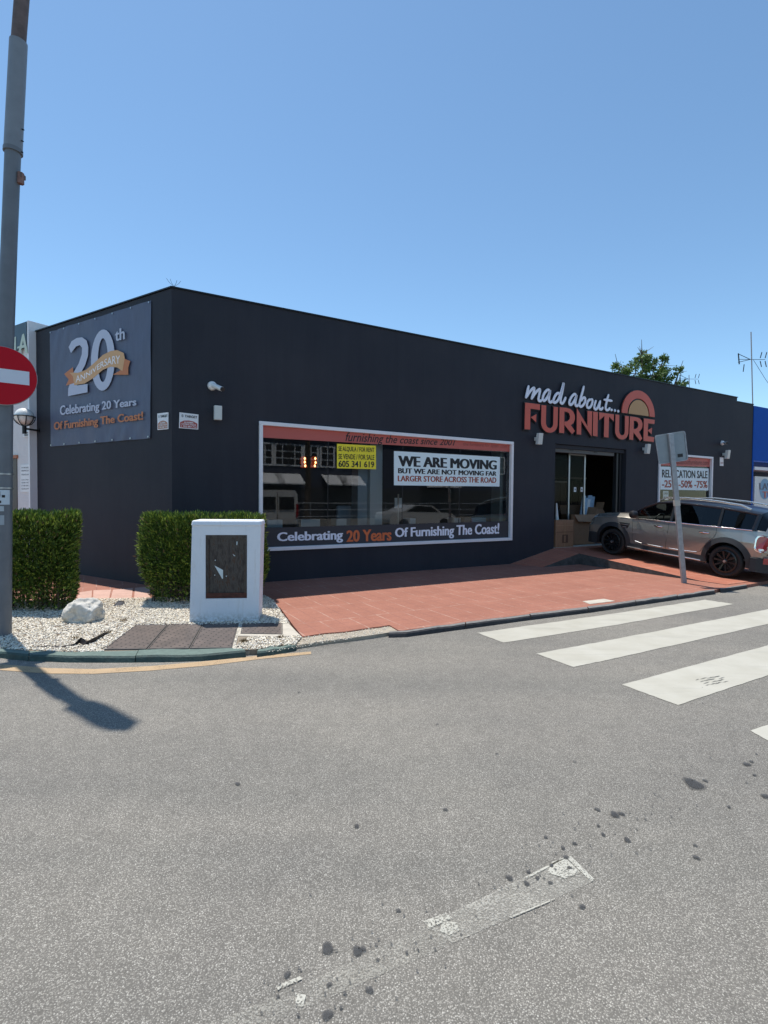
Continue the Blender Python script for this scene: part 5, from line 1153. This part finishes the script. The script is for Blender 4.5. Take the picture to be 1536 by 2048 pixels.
# ================================================================== LEANING SIGN POST
pb2 = G(1368, 1166, PZ); Dp = float((pb2-CAM)@FW)
fwp = np.array([0, -1., 0])
def pat(x, y): return onplane(x, y, pb2, fwp)
sp_ = thing('leaning_sign_post', 'leaning grey post carrying a square sign seen from behind', 'sign post', pb2)
tp_ = pat(1341, 868); ax = (tp_-pb2); ax /= np.linalg.norm(ax); Wd = np.array([1., 0, 0]); Wd = Wd-ax*(Wd@ax); Wd /= np.linalg.norm(Wd); Dd = np.cross(ax, Wd)
mb = MB(); P = [pb2-ax*.05+Wd*a+Dd*b for a, b in ((-.05, -.03), (.05, -.03), (.05, .03), (-.05, .03))]; Lp = np.linalg.norm(tp_-pb2)+.06; mb.box8(P+[p+ax*Lp for p in P], GALV); mb.build('post', sp_, bev=.008)
mb = MB(); c = pb2+ax*Lp*.51; P = [c+Wd*a+Dd*b for a, b in ((-.056, -.036), (.056, -.036), (.056, .036), (-.056, .036))]; mb.box8(P+[p+ax*.12 for p in P], mat('pale_tape', (.45, .44, .40), .6)); mb.build('tape_patch', sp_)
cs = [(1309.4, 871.6), (1369.2, 861.9), (1375.5, 920), (1318, 928.5)]
offy = pb2+np.array([0, .05, 0]); Q = [onplane(x, y, offy, fwp) for x, y in cs]; cc = sum(Q)/4
def rsq(Q, r=.06, sc=1.0):
    out = []; Q = [cc+(p-cc)*sc for p in Q]
    for i in range(4):
        a, b, c_ = Q[i-1], Q[i], Q[(i+1) % 4]; u = (a-b)/np.linalg.norm(a-b); v = (c_-b)/np.linalg.norm(c_-b)
        for t in (0, .25, .5, .75, 1): out.append(b+u*r*(1-t)**2+v*r*t**2)
    return out
SB = mat('sign_back_grey', (.27, .315, .34), .55, .2, var=.08, vscale=8)
mb = MB(); mb.prism(rsq(Q), (0, .012, 0), SB); pt_ = mb.build('sign_plate', sp_)
mb = MB(); o_, i_ = rsq(Q, .06, 1.02), rsq(Q, .05, .95); n = len(o_)
for k in range(n): mb.prism([o_[k], o_[(k+1) % n], i_[(k+1) % n], i_[k]], (0, -.014, 0), GALV)
subbuild(mb, 'rim', pt_)
mb = MB(); a = [onplane(x, y, offy-np.array([0, .004, 0]), fwp) for x, y in ((1355, 908), (1365.5, 907), (1366, 913.5), (1355.5, 915))]; mb.add(a, [(0, 1, 2, 3)], BLACKP); subbuild(mb, 'maker_label', pt_)

# ================================================================== CAR
CK = 1.05
def fitcar():
    # front and rear left wheel contact points on the ramp plane
    best = None
    pf, pr = np.array((1221, 1103.)), np.array((1447, 1157.))
    def proj(P):
        v = P-CAM; z = v@FW; return np.array([768+FPX*(v@RT)/z, 1024+FPX*(v@DN)/z])
    for s_ in np.arange(10.2, 11.6, .03):
        for n in np.arange(3.2, 4.4, .04):
            for th in np.arange(-20, 21, 1.5):
                d = -nR*math.cos(R(th))+uR*math.sin(R(th)); A = FR(s_, n, 0)+d*2.67*CK; nn = n-2.67*CK*math.cos(R(th))
                A[2] = rz(nn); B = FR(s_, n, 0); B[2] = max(rz(n), PZ+.01)
                e = np.sum((proj(A)-pf)**2)+np.sum((proj(B)-pr)**2)
                if best is None or e < best[0]: best = (e, A, B)
    return best
e_, FA, RB = fitcar(); print('CARFIT', e_, FA, RB)
xax = (FA-RB)/np.linalg.norm(FA-RB); yax = np.cross(UP, xax); yax /= np.linalg.norm(yax); zax = np.cross(xax, yax)
WR = .335; TRK = .80
# car frame origin: ground point under the middle of the front axle
corg = FA-yax*(TRK+.11)*CK
CM = np.array([xax*CK, yax*CK, zax*CK]).T
def CP(x, y, z): return corg+CM@np.array([x, y, z], float)
car = thing('parked_car', 'silver compact crossover car parked nose-in on the doorway ramp', 'car', corg)
PAINT = mat('champagne_silver_paint', (.37, .352, .315), .24, .6, coat=1.0); ROOFP = mat('black_roof_paint', (.008, .010, .016), .3, 0, coat=.25)
CHROME = mat('chrome', (.75, .75, .76), .12, 1.0); TYRE = mat('tyre_rubber', (.018, .018, .019), .75); RIM = mat('black_alloy', (.016, .016, .018), .3, .4, coat=.3)
CLAD = mat('dark_grey_cladding', (.022, .024, .028), .6); TAIL = mat('red_tail_lamp', (.35, .01, .015), .15, coat=1.0); SEAT = mat('seat_fabric', (.03, .03, .03), .8); GAP = mat('panel_gap', (.01, .01, .01), .7)
# station: x, half width at sill, waist, belt z, belt y, glass-top z, glass-top y, roof z(centre)
ST = [ # x,   ysill, ymid, zmid, ybelt, zbelt, ytop, ztop, zc, zbot
 (.83, .60, .66, .60, .60, .74, .50, .80, .83, .30),
 (.78, .74, .80, .62, .74, .82, .62, .88, .92, .24),
 (.62, .82, .86, .64, .82, .90, .68, .97, 1.00, .22),
 (.35, .86, .895, .66, .86, .95, .72, 1.02, 1.055, .22),
 (.05, .87, .905, .68, .875, .985, .74, 1.055, 1.09, .22),
 (-.28, .87, .905, .70, .880, 1.00, .78, 1.07, 1.115, .22),
 (-.42, .87, .905, .70, .880, 1.00, .80, 1.075, 1.135, .22),
 (-.75, .87, .905, .70, .880, 1.01, .79, 1.30, 1.345, .22),
 (-1.05, .87, .905, .70, .880, 1.015, .745, 1.43, 1.49, .22),
 (-1.40, .87, .905, .70, .880, 1.02, .735, 1.47, 1.545, .22),
 (-1.48, .87, .905, .70, .880, 1.022, .733, 1.472, 1.55, .22),
 (-2.00, .87, .905, .71, .880, 1.03, .728, 1.462, 1.55, .22),
 (-2.42, .87, .91, .72, .880, 1.04, .72, 1.445, 1.53, .22),
 (-2.50, .87, .91, .72, .878, 1.042, .717, 1.44, 1.525, .22),
 (-2.95, .86, .905, .74, .865, 1.05, .70, 1.40, 1.485, .24),
 (-3.16, .84, .89, .74, .845, 1.055, .68, 1.37, 1.455, .28),
 (-3.32, .80, .87, .72, .825, 1.05, .68, 1.20, 1.26, .32),
 (-3.42, .74, .83, .66, .79, .98, .66, 1.03, 1.05, .36),
 (-3.47, .66, .76, .60, .72, .88, .62, .94, .96, .42)]
def section(st):
    x, ys, ym, zm, yb, zb, yt, zt_, zc_, z0 = st
    h = [(ys-.05, z0), (ys, z0+.06), (ys+(ym-ys)*.6, z0+.22), (ym, zm-.06), (ym, zm+.06), (yb+.012, zb-.09), (yb, zb-.015), (yb-.02, zb+.005), (yt+.01, zt_-.012), (yt-.02, zt_+.018), (yt*.72, zt_+(zc_-zt_)*.62), (yt*.36, zt_+(zc_-zt_)*.92), (0, zc_)]
    L_ = [(x, y, z) for y, z in h]; return L_+[(x, -y, z) for _, y, z in reversed(L_[:-1])]
NS_ = 25; secs = [section(s) for s in ST]
def car_shell(sel, m_of, name, parent, sm=True, inset=0, extra=None):
    mb = MB()
    for i in range(len(ST)-1):
        for k in range(NS_-1):
            if sel(i, k):
                q = [CP(*secs[i][k]), CP(*secs[i][k+1]), CP(*secs[i+1][k+1]), CP(*secs[i+1][k])]; mb.add(q, [(0, 1, 2, 3)], m_of(i, k))
    if extra: extra(mb)
    return mb
def kk(k): return min(k, 23-k)          # symmetric strip index: 0..11
def is_body(i, k):
    j = kk(k)
    if i <= 5: return True               # bonnet and nose
    if j <= 6: return True
    return False
def glass_side(i, k): return kk(k) == 7 and 6 <= i <= 15
def is_wind(i, k): return i in (6, 7) and kk(k) >= 8
def is_roof(i, k): return 8 <= i <= 14 and kk(k) >= 8
def is_rear(i, k): return i in (15,) and kk(k) >= 8
def is_tail(i, k): return i >= 16 and kk(k) >= 7
def caps(mb):
    for idx in (0, len(ST)-1): mb.add([CP(*p) for p in secs[idx]], [tuple(range(NS_))], PAINT)
    for i in range(len(ST)-1): mb.add([CP(*secs[i][0]), CP(*secs[i][-1]), CP(*secs[i+1][-1]), CP(*secs[i+1][0])], [(0, 1, 2, 3)], BLACKP)
mb = car_shell(lambda i, k: is_body(i, k) or is_tail(i, k), lambda i, k: PAINT, '', None, extra=caps)
body = mb.build('body', car, smooth=True)
# wheel openings
def weld(o):
    b = bmesh.new(); b.from_mesh(o.data); bmesh.ops.remove_doubles(b, verts=b.verts, dist=.0008); bmesh.ops.recalc_face_normals(b, faces=b.faces); b.to_mesh(o.data); b.free()
weld(body)
for p in body.data.polygons: p.use_smooth = True
cut = MB()
for xw in (0, -2.67): cut.lathe([(.395*CK, -2.2), (.395*CK, 2.2)], CP(xw, 0, WR+.02), yax, BLACKP, 48)
def face_cut(o, test):
    b = bmesh.new(); b.from_mesh(o.data); L0 = Vector(car['loc0']); inv = np.linalg.inv(CM)
    # refine the flanks, then drop faces inside the wheel circles
    for _ in range(2):
        es = set()
        for f in b.faces:
            c_ = inv@(np.array(f.calc_center_median()[:])); 
            if abs(c_[1]) > .55 and c_[2] < 1.0 and min(abs(c_[0]), abs(c_[0]+2.67)) < .75: es.update(f.edges)
        bmesh.ops.subdivide_edges(b, edges=list(es), cuts=2, use_grid_fill=True)
    kill = [f for f in b.faces if test(inv@np.array(f.calc_center_median()[:]))]
    bmesh.ops.delete(b, geom=kill, context='FACES'); b.to_mesh(o.data); b.free()
face_cut(body, lambda c_: abs(c_[1]) > .5 and min(math.hypot(c_[0], c_[2]-WR-.01), math.hypot(c_[0]+2.67, c_[2]-WR-.01)) < .405)
for p in body.data.polygons: p.use_smooth = True
mb = car_shell(lambda i, k: is_roof(i, k), lambda i, k: ROOFP, '', None); rf_ = mb.build('roof', car, smooth=True)
mb = MB() # A pillars and gutters over the windscreen edges
for sgn in (1, -1):
    mb.tube([CP(-.40, .80*sgn, 1.07), CP(-.75, .80*sgn, 1.295), CP(-1.05, .757*sgn, 1.43), CP(-1.4, .747*sgn, 1.468), CP(-2.0, .74*sgn, 1.46), CP(-2.5, .73*sgn, 1.438), CP(-2.95, .712*sgn, 1.398), CP(-3.16, .69*sgn, 1.37)], [.03, .03, .026, .024, .024, .024, .026, .03], ROOFP, 8)
    mb.tube([CP(-1.43, .885*sgn-.02*sgn, 1.02), CP(-1.44, .755*sgn, 1.46)], .035, BLACKP, 6); mb.tube([CP(-2.46, .865*sgn, 1.04), CP(-2.46, .735*sgn, 1.44)], .03, BLACKP, 6)
    mb.tube([CP(-3.12, .84*sgn, 1.05), CP(-3.14, .69*sgn, 1.37)], .05, ROOFP, 6)
mb.build('window_pillars', car, smooth=True)
mb = car_shell(lambda i, k: is_wind(i, k), lambda i, k: CARGLASS, '', None); mb.build('windscreen', car, smooth=True)
mb = car_shell(lambda i, k: is_rear(i, k), lambda i, k: CARTINT, '', None); mb.build('rear_window', car, smooth=True)
def sidewin(i0, i1, m, side, name='side_window'):
    mb = car_shell(lambda i, k: glass_side(i, k) and i0 <= i <= i1 and ((k < 12) == (side > 0)), lambda i, k: m, '', None); mb.build(name, car, smooth=True)
for sd_ in (1, -1): sidewin(6, 9, CARGLASS, sd_); sidewin(10, 12, CARTINT, sd_); sidewin(13, 15, CARTINT, sd_)
# chrome belt line, door gaps
mb = MB()
for sgn in (1, -1): mb.tube([CP(x, (y+.008)*sgn, z) for x, y, z in ((-.45, .880, 1.0), (-1.4, .880, 1.018), (-2.45, .880, 1.038), (-3.1, .853, 1.052))], .010, CHROME, 6)
mb.build('belt_trim', car)
mb = MB()
def side_y(x, z):  # outer skin half width
    xs = [s[0] for s in ST][::-1]; f = lambda j: np.interp(x, xs, [s[j] for s in ST][::-1])
    zs_ = [f(9)+.06, f(9)+.22, f(3)-.06, f(3)+.06, f(5)-.09, f(5)-.015]; ys_ = [f(1), f(1)+(f(2)-f(1))*.6, f(2), f(2), f(4)+.012, f(4)]; return float(np.interp(z, zs_, ys_))
def seam(pts, r=.0045, m=GAP, off=.001):
    for sgn in (1, -1): mb.tube([CP(x, (side_y(x, z)+off)*sgn, z) for x, z in pts], r, m, 4)
seam([(-.50, .99), (-.52, .75), (-.54, .48), (-.62, .38)]); seam([(-1.40, 1.01), (-1.40, .8), (-1.38, .55), (-1.38, .36)])
seam([(-2.43, 1.03), (-2.44, .9), (-2.40, .80), (-2.30, .70), (-2.22, .58), (-2.15, .46), (-2.0, .38)]); seam([(-.62, .37), (-1.4, .355), (-2.0, .38)]); seam([(.62, .88), (.3, .93), (-.2, .975), (-.45, .985)])
mb.build('panel_gaps', car)
mb = MB(); seam([(-.62, .45), (-.8, .42), (-1.32, .41)], .007, CHROME, .004); seam([(-1.44, .41), (-1.8, .415), (-2.08, .43)], .007, CHROME, .004); mb.build('door_moulding', car)
# cladding: arches, sills, bumpers
for xw in (0, -2.67):
    for sgn in (1, -1):
        mb = MB(); o_, i_ = [], []; n = 30
        a0_, a1_ = (-12, 192)
        for k in range(n+1):
            a = R(a0_+(a1_-a0_)*k/n); 
            for lst, r_ in ((o_, .495), (i_, .388)):
                x = xw+r_*math.cos(a); z = WR+.015+r_*math.sin(a); lst.append((x, z))
        for k in range(n):
            for (p, q, r1, r2) in ((i_[k], i_[k+1], o_[k+1], o_[k]),):
                V4 = []
                for (x, z), g in ((p, .035), (q, .035), (r1, .010), (r2, .010)): V4.append(CP(x, sgn*(side_y(min(max(x, -3.45), .8), max(z, .3))+g), z))
                mb.add(V4, [(0, 1, 2, 3)], CLAD)
                mb.add([CP(p[0], sgn*(side_y(min(max(p[0], -3.45), .8), max(p[1], .3))+.035), p[1]), CP(q[0], sgn*(side_y(min(max(q[0], -3.45), .8), max(q[1], .3))+.035), q[1]), CP(q[0], sgn*.5, q[1]), CP(p[0], sgn*.5, p[1])], [(0, 1, 2, 3)], BLACKP)
        mb.build('wheel_arch', car, smooth=True)
for sgn in (1, -1):
    mb = MB()
    for i in range(12):
        x0, x1 = -.40-i*.158, -.40-(i+1)*.158
        mb.add([CP(x0, sgn*(side_y(x0, .36)+.016), .37), CP(x1, sgn*(side_y(x1, .36)+.016), .37), CP(x1, sgn*(side_y(x1, .3)+.03), .25), CP(x0, sgn*(side_y(x0, .3)+.03), .25)], [(0, 1, 2, 3)], CLAD)
    mb.build('sill_cladding', car, smooth=True)
for sgn in (1, -1):
    mb = MB(); mb.tube([CP(-.46, sgn*.93, .285), CP(-1.2, sgn*.955, .275), CP(-2.05, sgn*.955, .275), CP(-2.2, sgn*.93, .265)], .024, mat('bright_sill_bar', (.62, .60, .58), .25, .9), 8, flat=.7); mb.build('side_step', car, smooth=True)
def bumper(xs, name, sign):
    mb = MB(); pts = xs; n = len(pts)
    for i in range(n-1):
        (x0, y0), (x1, y1) = pts[i], pts[i+1]
        mb.add([CP(x0, y0, .22), CP(x1, y1, .22), CP(x1, y1, .50), CP(x0, y0, .50)], [(0, 1, 2, 3)], CLAD); mb.add([CP(x0, y0, .50), CP(x1, y1, .50), CP(x1-.05*sign, y1*.95, .52), CP(x0-.05*sign, y0*.95, .52)], [(0, 1, 2, 3)], CLAD)
    mb.build(name, car, smooth=True)
bumper([(-3.14, .91), (-3.25, .89), (-3.38, .83), (-3.47, .74), (-3.51, .5), (-3.52, 0), (-3.51, -.5), (-3.47, -.74), (-3.38, -.83), (-3.14, -.91)], 'rear_bumper', -1)
bumper([(.44, .895), (.62, .88), (.76, .82), (.84, .70), (.88, .4), (.88, 0), (.88, -.4), (.84, -.70), (.76, -.82), (.44, -.895)], 'front_bumper', 1)
# lamps
for sgn in (1, -1):
    def tl(x, z): return CP(x, sgn*(side_y(max(x, -3.45), z)+.012), z)
    def ov(cx, cz, rx, rz_, g, m, mbx, k=20):
        ring = []
        for t in range(k):
            a = 2*math.pi*t/k; px_ = cx+rx*math.copysign(abs(math.cos(a))**.7, math.cos(a)); pz_ = cz+rz_*math.copysign(abs(math.sin(a))**.6, math.sin(a))
            xx = px_; yy = side_y(max(xx, -3.46), pz_)-max(0, -3.36-xx)*.9
            ring.append(CP(xx, sgn*(yy+g), pz_))
        mbx.add(ring, [tuple(range(k))], m)
        b_ = [p-yax*sgn*.05 for p in ring]; mbx.add(ring+b_, [(t, (t+1) % k, k+(t+1) % k, k+t) for t in range(k)], m)
    c_ = MB(); ov(-3.30, .80, .12, .175, .022, CHROME, c_); hp = c_.build('tail_lamp', car, smooth=False)
    c_ = MB(); ov(-3.31, .80, .095, .15, .034, TAIL, c_); ov(-3.31, .685, .05, .022, .038, CHROME, c_); subbuild(c_, 'lens', hp)
    c_ = MB(); c_.box8([CP(x, sgn*y, z) for x, y, z in ((-3.36, .80, .40), (-3.44, .76, .40), (-3.44, .82, .40), (-3.36, .87, .40), (-3.36, .80, .52), (-3.44, .76, .52), (-3.44, .82, .52), (-3.36, .87, .52))], TAIL); c_.build('rear_reflector', car)
    c_ = MB(); c_.lathe([(.105, 0), (.115, .02), (.10, .05), (.02, .075)], CP(.62, sgn*.60, .80), xax+yax*sgn*.25+zax*.2, CHROME, 24); c_.build('headlight', car, smooth=True)
# door handles
for sgn in (1, -1):
    for x in (-1.17, -2.20):
        c_ = MB(); y = side_y(x, .88); c_.lathe([(.075, -.004), (.06, .002), (.01, .002)], CP(x, sgn*(y+.001), .86), yax*sgn, mat('handle_recess', (.16, .155, .14), .4, .6), 20); hp = c_.build('door_handle', car)
        c_ = MB(); c_.tube([CP(x+.09, sgn*(y+.02), .885), CP(x+.04, sgn*(y+.045), .885), CP(x-.06, sgn*(y+.045), .885), CP(x-.10, sgn*(y+.02), .885)], .016, CHROME, 8); subbuild(c_, 'grip', hp, smooth=True)
    # side scuttle
    c_ = MB(); pts = [(-.16, .86), (-.44, .86), (-.40, .74), (-.24, .72)]; c_.prism([CP(x, sgn*(side_y(x, z)+.004), z) for x, z in pts], yax*sgn*.012, BLACKP); sc_p = c_.build('side_scuttle', car, bev=.01)
    c_ = MB(); c_.tube([CP(-.20, sgn*(side_y(-.2, .81)+.022), .815), CP(-.42, sgn*(side_y(-.4, .81)+.022), .815)], .008, CHROME, 6); c_.tube([CP(-.27, sgn*(side_y(-.2, .76)+.022), .755), CP(-.38, sgn*(side_y(-.4, .76)+.022), .755)], .014, CHROME, 6); subbuild(c_, 'chrome_bar', sc_p)
    c_ = MB(); c_.tube([CP(-.62, sgn*.87, 1.03), CP(-.60, sgn*.97, 1.05)], .02, BLACKP, 6); c_.lathe([(.05, -.10), (.085, -.08), (.10, 0), (.09, .06), (.05, .09)], CP(-.58, sgn*1.01, 1.10), xax*.3+yax*sgn*.9, BLACKP, 16); c_.build('wing_mirror', car, smooth=True)
    c_ = MB(); y = .64*sgn; c_.tube([CP(-1.0, y, 1.485), CP(-1.15, y, 1.555), CP(-1.6, y, 1.59), CP(-2.3, y, 1.575), CP(-2.75, y, 1.535), CP(-2.95, y, 1.465)], .017, mat('satin_silver_rail', (.75, .74, .71), .25, .9), 8, flat=1.3); c_.build('roof_rail', car, smooth=True)
# wheels
def wheel(xw, sgn):
    c0 = CP(xw, sgn*(TRK), WR); ax_ = yax*sgn
    t = MB(); prof = [(.235, .085), (.30, .105), (.325, .085), (.335, .05), (.335, -.07), (.32, -.11), (.24, -.12)]; t.lathe([(r*CK, h*CK) for r, h in prof], c0, ax_, TYRE, 48, caps=False)
    w = t.build('wheel', car, smooth=True)
    m_ = MB(); m_.lathe([(.24*CK, .112*CK), (.215*CK, .118*CK), (.205*CK, .06*CK), (.2*CK, -.02*CK)], c0, ax_, RIM, 48, caps=False)
    m_.lathe([(.2*CK, .0), (.03*CK, .005)], c0, ax_, BLACKP, 24, caps=False)
    m_.lathe([(.055*CK, .05*CK), (.05*CK, .105*CK), (.035*CK, .115*CK)], c0, ax_, RIM, 20)
    for k in range(10):
        a = 2*math.pi*k/10+.1; d = xax*math.cos(a)+zax*math.sin(a); e = np.cross(ax_, d)
        P0, P1 = c0+d*.045*CK+ax_*.10*CK, c0+d*.212*CK+ax_*.112*CK
        m_.box8([P0-e*.010-ax_*.03, P0+e*.010-ax_*.03, P0+e*.012, P0-e*.012, P1-e*.026-ax_*.03, P1+e*.026-ax_*.03, P1+e*.022, P1-e*.022], RIM)
    subbuild(m_, 'rim', w, smooth=True)
    m_ = MB(); m_.lathe([(.03*CK, .116*CK), (.028*CK, .122*CK)], c0, ax_, mat('cap_grey', (.4, .4, .4), .3, .8), 16); subbuild(m_, 'centre_cap', w)
for xw in (0, -2.67):
    for sgn in (1, -1): wheel(xw, sgn)
# interior
for sgn in (1, -1):
    mb = MB(); mb.box8([CP(x, y, z) for x, y, z in ((-1.05, sgn*.16, .5), (-1.5, sgn*.16, .5), (-1.5, sgn*.62, .5), (-1.05, sgn*.62, .5), (-1.0, sgn*.16, .80), (-1.5, sgn*.16, .75), (-1.5, sgn*.62, .75), (-1.0, sgn*.62, .80))], SEAT)
    mb.box8([CP(x, y, z) for x, y, z in ((-1.45, sgn*.18, .75), (-1.58, sgn*.18, .75), (-1.58, sgn*.60, .75), (-1.45, sgn*.60, .75), (-1.58, sgn*.22, 1.25), (-1.68, sgn*.22, 1.25), (-1.68, sgn*.56, 1.25), (-1.58, sgn*.56, 1.25))], SEAT)
    mb.box8([CP(x, y, z) for x, y, z in ((-1.60, sgn*.28, 1.27), (-1.70, sgn*.28, 1.27), (-1.70, sgn*.50, 1.27), (-1.60, sgn*.50, 1.27), (-1.61, sgn*.30, 1.40), (-1.70, sgn*.30, 1.40), (-1.70, sgn*.48, 1.40), (-1.61, sgn*.48, 1.40))], SEAT); mb.build('front_seat', car, bev=.03)
mb = MB(); mb.box8([CP(x, y, z) for x, y, z in ((-.42, -.75, .7), (-.78, -.75, .7), (-.78, .75, .7), (-.42, .75, .7), (-.42, -.75, 1.04), (-.72, -.75, 1.02), (-.72, .75, 1.02), (-.42, .75, 1.04))], SEAT); mb.build('dashboard', car, bev=.03)
mb = MB(); c_ = CP(-.86, .38, 1.0); mb.tube([c_+yax*.18*math.cos(t*math.pi/12)+(zax*.9-xax*.35)*.18*math.sin(t*math.pi/12) for t in range(25)], .015, BLACKP, 6); mb.build('steering_wheel', car)
mb = MB(); mb.box8([CP(x, y, z) for x, y, z in ((-.4, -.84, .40), (-3.2, -.84, .40), (-3.2, .84, .40), (-.4, .84, .40), (-.4, -.84, .44), (-3.2, -.84, .44), (-3.2, .84, .44), (-.4, .84, .44))], BLACKP); mb.build('cabin_floor', car)

# ================================================================== ACROSS THE ROAD (mirrored in the glass)
N0 = 30.
def V(x, y, n=N0):  # point whose mirror image in the glass shows at x,y
    s_, z_ = FR.sz(x, y, -n); return s_, z_
ob = thing('navy_building', 'navy fronted two storey shop across the road mirrored in the glass', 'building', FR(25, N0, 0))
NAVY = mat('navy_render', (.05, .06, .09), .7); OW = mat('white_render', (.75, .75, .75), .7)
s0, zr = V(500, 880); s1 = V(1100, 900)[0]; zc1 = V(520, 905)[1]; zr = max(zr, 6.5)
mb = MB(); mb.fbox(FR, s0-6, s0+34, N0, N0+10, 0, 6.6, NAVY); mb.build('wall', ob)
mb = MB(); mb.fbox(FR, s0-6.2, s0+34.2, N0-.15, N0-.005, 6.6, 7.4, mat('light_cornice', (.55, .56, .58), .7)); mb.build('cornice', ob)
a, b = V(558, 890)[0], V(629, 905)[0]
mb = MB(); mb.fbox(FR, a-.8, b+.8, N0-.3, N0-.16, 6.65, 8.3, OW); mb.fbox(FR, a, b, N0-.34, N0-.305, 6.9, 8.1, TXK); mb.build('parapet_sign', ob)
for x in (530, 565, 590, 622, 655, 700, 720, 850, 905, 950, 1000):
    s_, z_ = V(x, 925); mb = MB(); mb.fbox(FR, s_-.7, s_+.7, N0-.08, N0-.002, 4.3, 6.1, OW); w_ = mb.build('window', ob)
    mb = MB()
    for q0, q1 in ((-.52, -.04), (.04, .52)):
        for h0 in (4.45, 5.0, 5.55): mb.fbox(FR, s_+q0, s_+q1, N0-.1, N0-.081, h0, h0+.45, BLACKP)
    subbuild(mb, 'pane', w_)
for x in (535, 575, 668, 697, 860, 890):
    s_, z_ = V(x, 950); mb = MB(); mb.prism([FR(s_-1.1, N0-.01, 3.7), FR(s_-1.1, N0-1.3, 2.9), FR(s_-1.1, N0-1.3, 2.8), FR(s_-1.1, N0-.01, 3.6)], uR*2.2, OW); mb.build('awning', ob)
mb = MB(); mb.fbox(FR, s0-6, s0+34, N0-.06, N0-.003, 0, 2.6, mat('dark_shopfront', (.05, .05, .055), .3)); mb.build('shopfront', ob)
# fence rail and hedge across the road
fn = thing('metal_railing', 'long low metal railing across the road mirrored in the glass', 'railing', FR(20, 22, 0))
mb = MB()
for z_ in (.5, .95, 1.4): mb.tube([FR(-6, 22, z_), FR(50, 22, z_)], .03, GALV, 6)
mb.build('rails', fn)
for k in range(20):
    mb = MB(); mb.tube([FR(-6+k*2.9, 22, 0), FR(-6+k*2.9, 22, 1.45)], .04, GALV, 6); mb.build('post', fn)
# van
vs_ = V(556, 1030, 11.5)[0]
van = thing('white_van', 'white van parked across the road mirrored at the left of the long window', 'van', FR(vs_, 14, 0))
VP = mat('van_white', (.62, .62, .60), .3, coat=.5)
mb = MB(); pr = [(-.95, .45), (.95, .45), (.98, 1.1), (.92, 1.9), (.80, 2.1), (-.80, 2.1), (-.92, 1.9), (-.98, 1.1)]
mb.prism([FR(vs_+a, 11.5, z_) for a, z_ in pr], nR*4.8, VP); mb.build('body', van, bev=.06)
mb = MB(); 
for sg in (-1, 1): mb.fbox(FR, vs_+sg*.42-.34, vs_+sg*.42+.34, 11.46, 11.485, 1.25, 1.8, BLACKP)
mb.build('rear_window', van)
mb = MB(); mb.fbox(FR, vs_-.008, vs_+.008, 11.47, 11.495, .55, 2.0, GAP); mb.fbox(FR, vs_-.97, vs_+.97, 11.4, 11.49, .4, .6, CLAD); mb.build('rear_bumper', van)
for sg in (-1, 1):
    mb = MB(); mb.fbox(FR, vs_+sg*.9-.05, vs_+sg*.9+.05, 11.46, 11.49, .9, 1.5, TAIL); mb.build('tail_light', van)
    for n_ in (12.4, 15.3): mb = MB(); mb.lathe([(.2, 0), (.33, .02), (.33, .18), (.2, .2)], FR(vs_+sg*.85-.1, n_, .33), uR, TYRE, 24); mb.build('wheel', van)
# white saloon
cs_ = V(850, 1025, 14)[0]
sal = thing('white_saloon', 'white saloon car across the road mirrored below the moving poster', 'car', FR(cs_, 14, 0))
mb = MB(); prof = [(-2.2, .35), (2.2, .35), (2.25, .7), (2.0, .92), (1.2, .98), (.55, 1.38), (-.6, 1.42), (-1.4, 1.05), (-2.15, .98), (-2.25, .6)]
mb.prism([FR(cs_+a, 14, z_) for a, z_ in prof], nR*1.75, VP); mb.build('body', sal, bev=.08)
mb = MB(); mb.prism([FR(cs_+a, 13.985, z_) for a, z_ in ((1.0, 1.0), (.5, 1.32), (-.55, 1.36), (-1.15, 1.05))], nR*.01, BLACKP); mb.build('side_window', sal)
for a in (-1.35, 1.4):
    for n_ in (13.95, 15.6): mb = MB(); mb.lathe([(.2, 0), (.32, .02), (.32, .18), (.2, .2)], FR(cs_+a, n_, .32), nR, TYRE, 24); mb.build('wheel', sal)
# palm and low shrubs across the road
ps = V(615, 950, 24)[0]
pm = thing('palm_tree', 'dark palm tree across the road mirrored in the long window', 'tree', FR(ps, 24, 0))
mb = MB(); mb.tube([FR(ps, 24, 0), FR(ps+.1, 24, 3), FR(ps, 24, 8.5)], [.25, .2, .17], BARK, 10); mb.build('trunk', pm)
cc_ = FR(ps, 24, 8.4); P_l, D_l = [], []
for k in range(26):
    a = k*2.4; el = random.uniform(-.2, 1.0); hd = np.array([math.cos(a), math.sin(a), 0])
    for t in np.linspace(.1, 1, 26):
        p = cc_+hd*2.4*t*math.cos(el*.6)+UP*(2.4*t*math.sin(el)-1.9*t*t)
        for sg in (-1, 1): P_l.append(p); D_l.append(np.cross(hd, UP)*sg*.8-UP*.5+hd*.4)
D_l = np.array(D_l); D_l /= np.linalg.norm(D_l, axis=1, keepdims=True); leaves('crown', np.array(P_l), D_l, .5, .03, [TLEAF], pm)
for o in car.children:
    if o.name.split('.')[0] in ('roof', 'windscreen', 'side_window', 'rear_window'):
        weld(o)
        for p in o.data.polygons: p.use_smooth = True
for o in list(bpy.data.objects):
    if 'loc0' in o: del o['loc0']
S.render.engine = 'CYCLES'
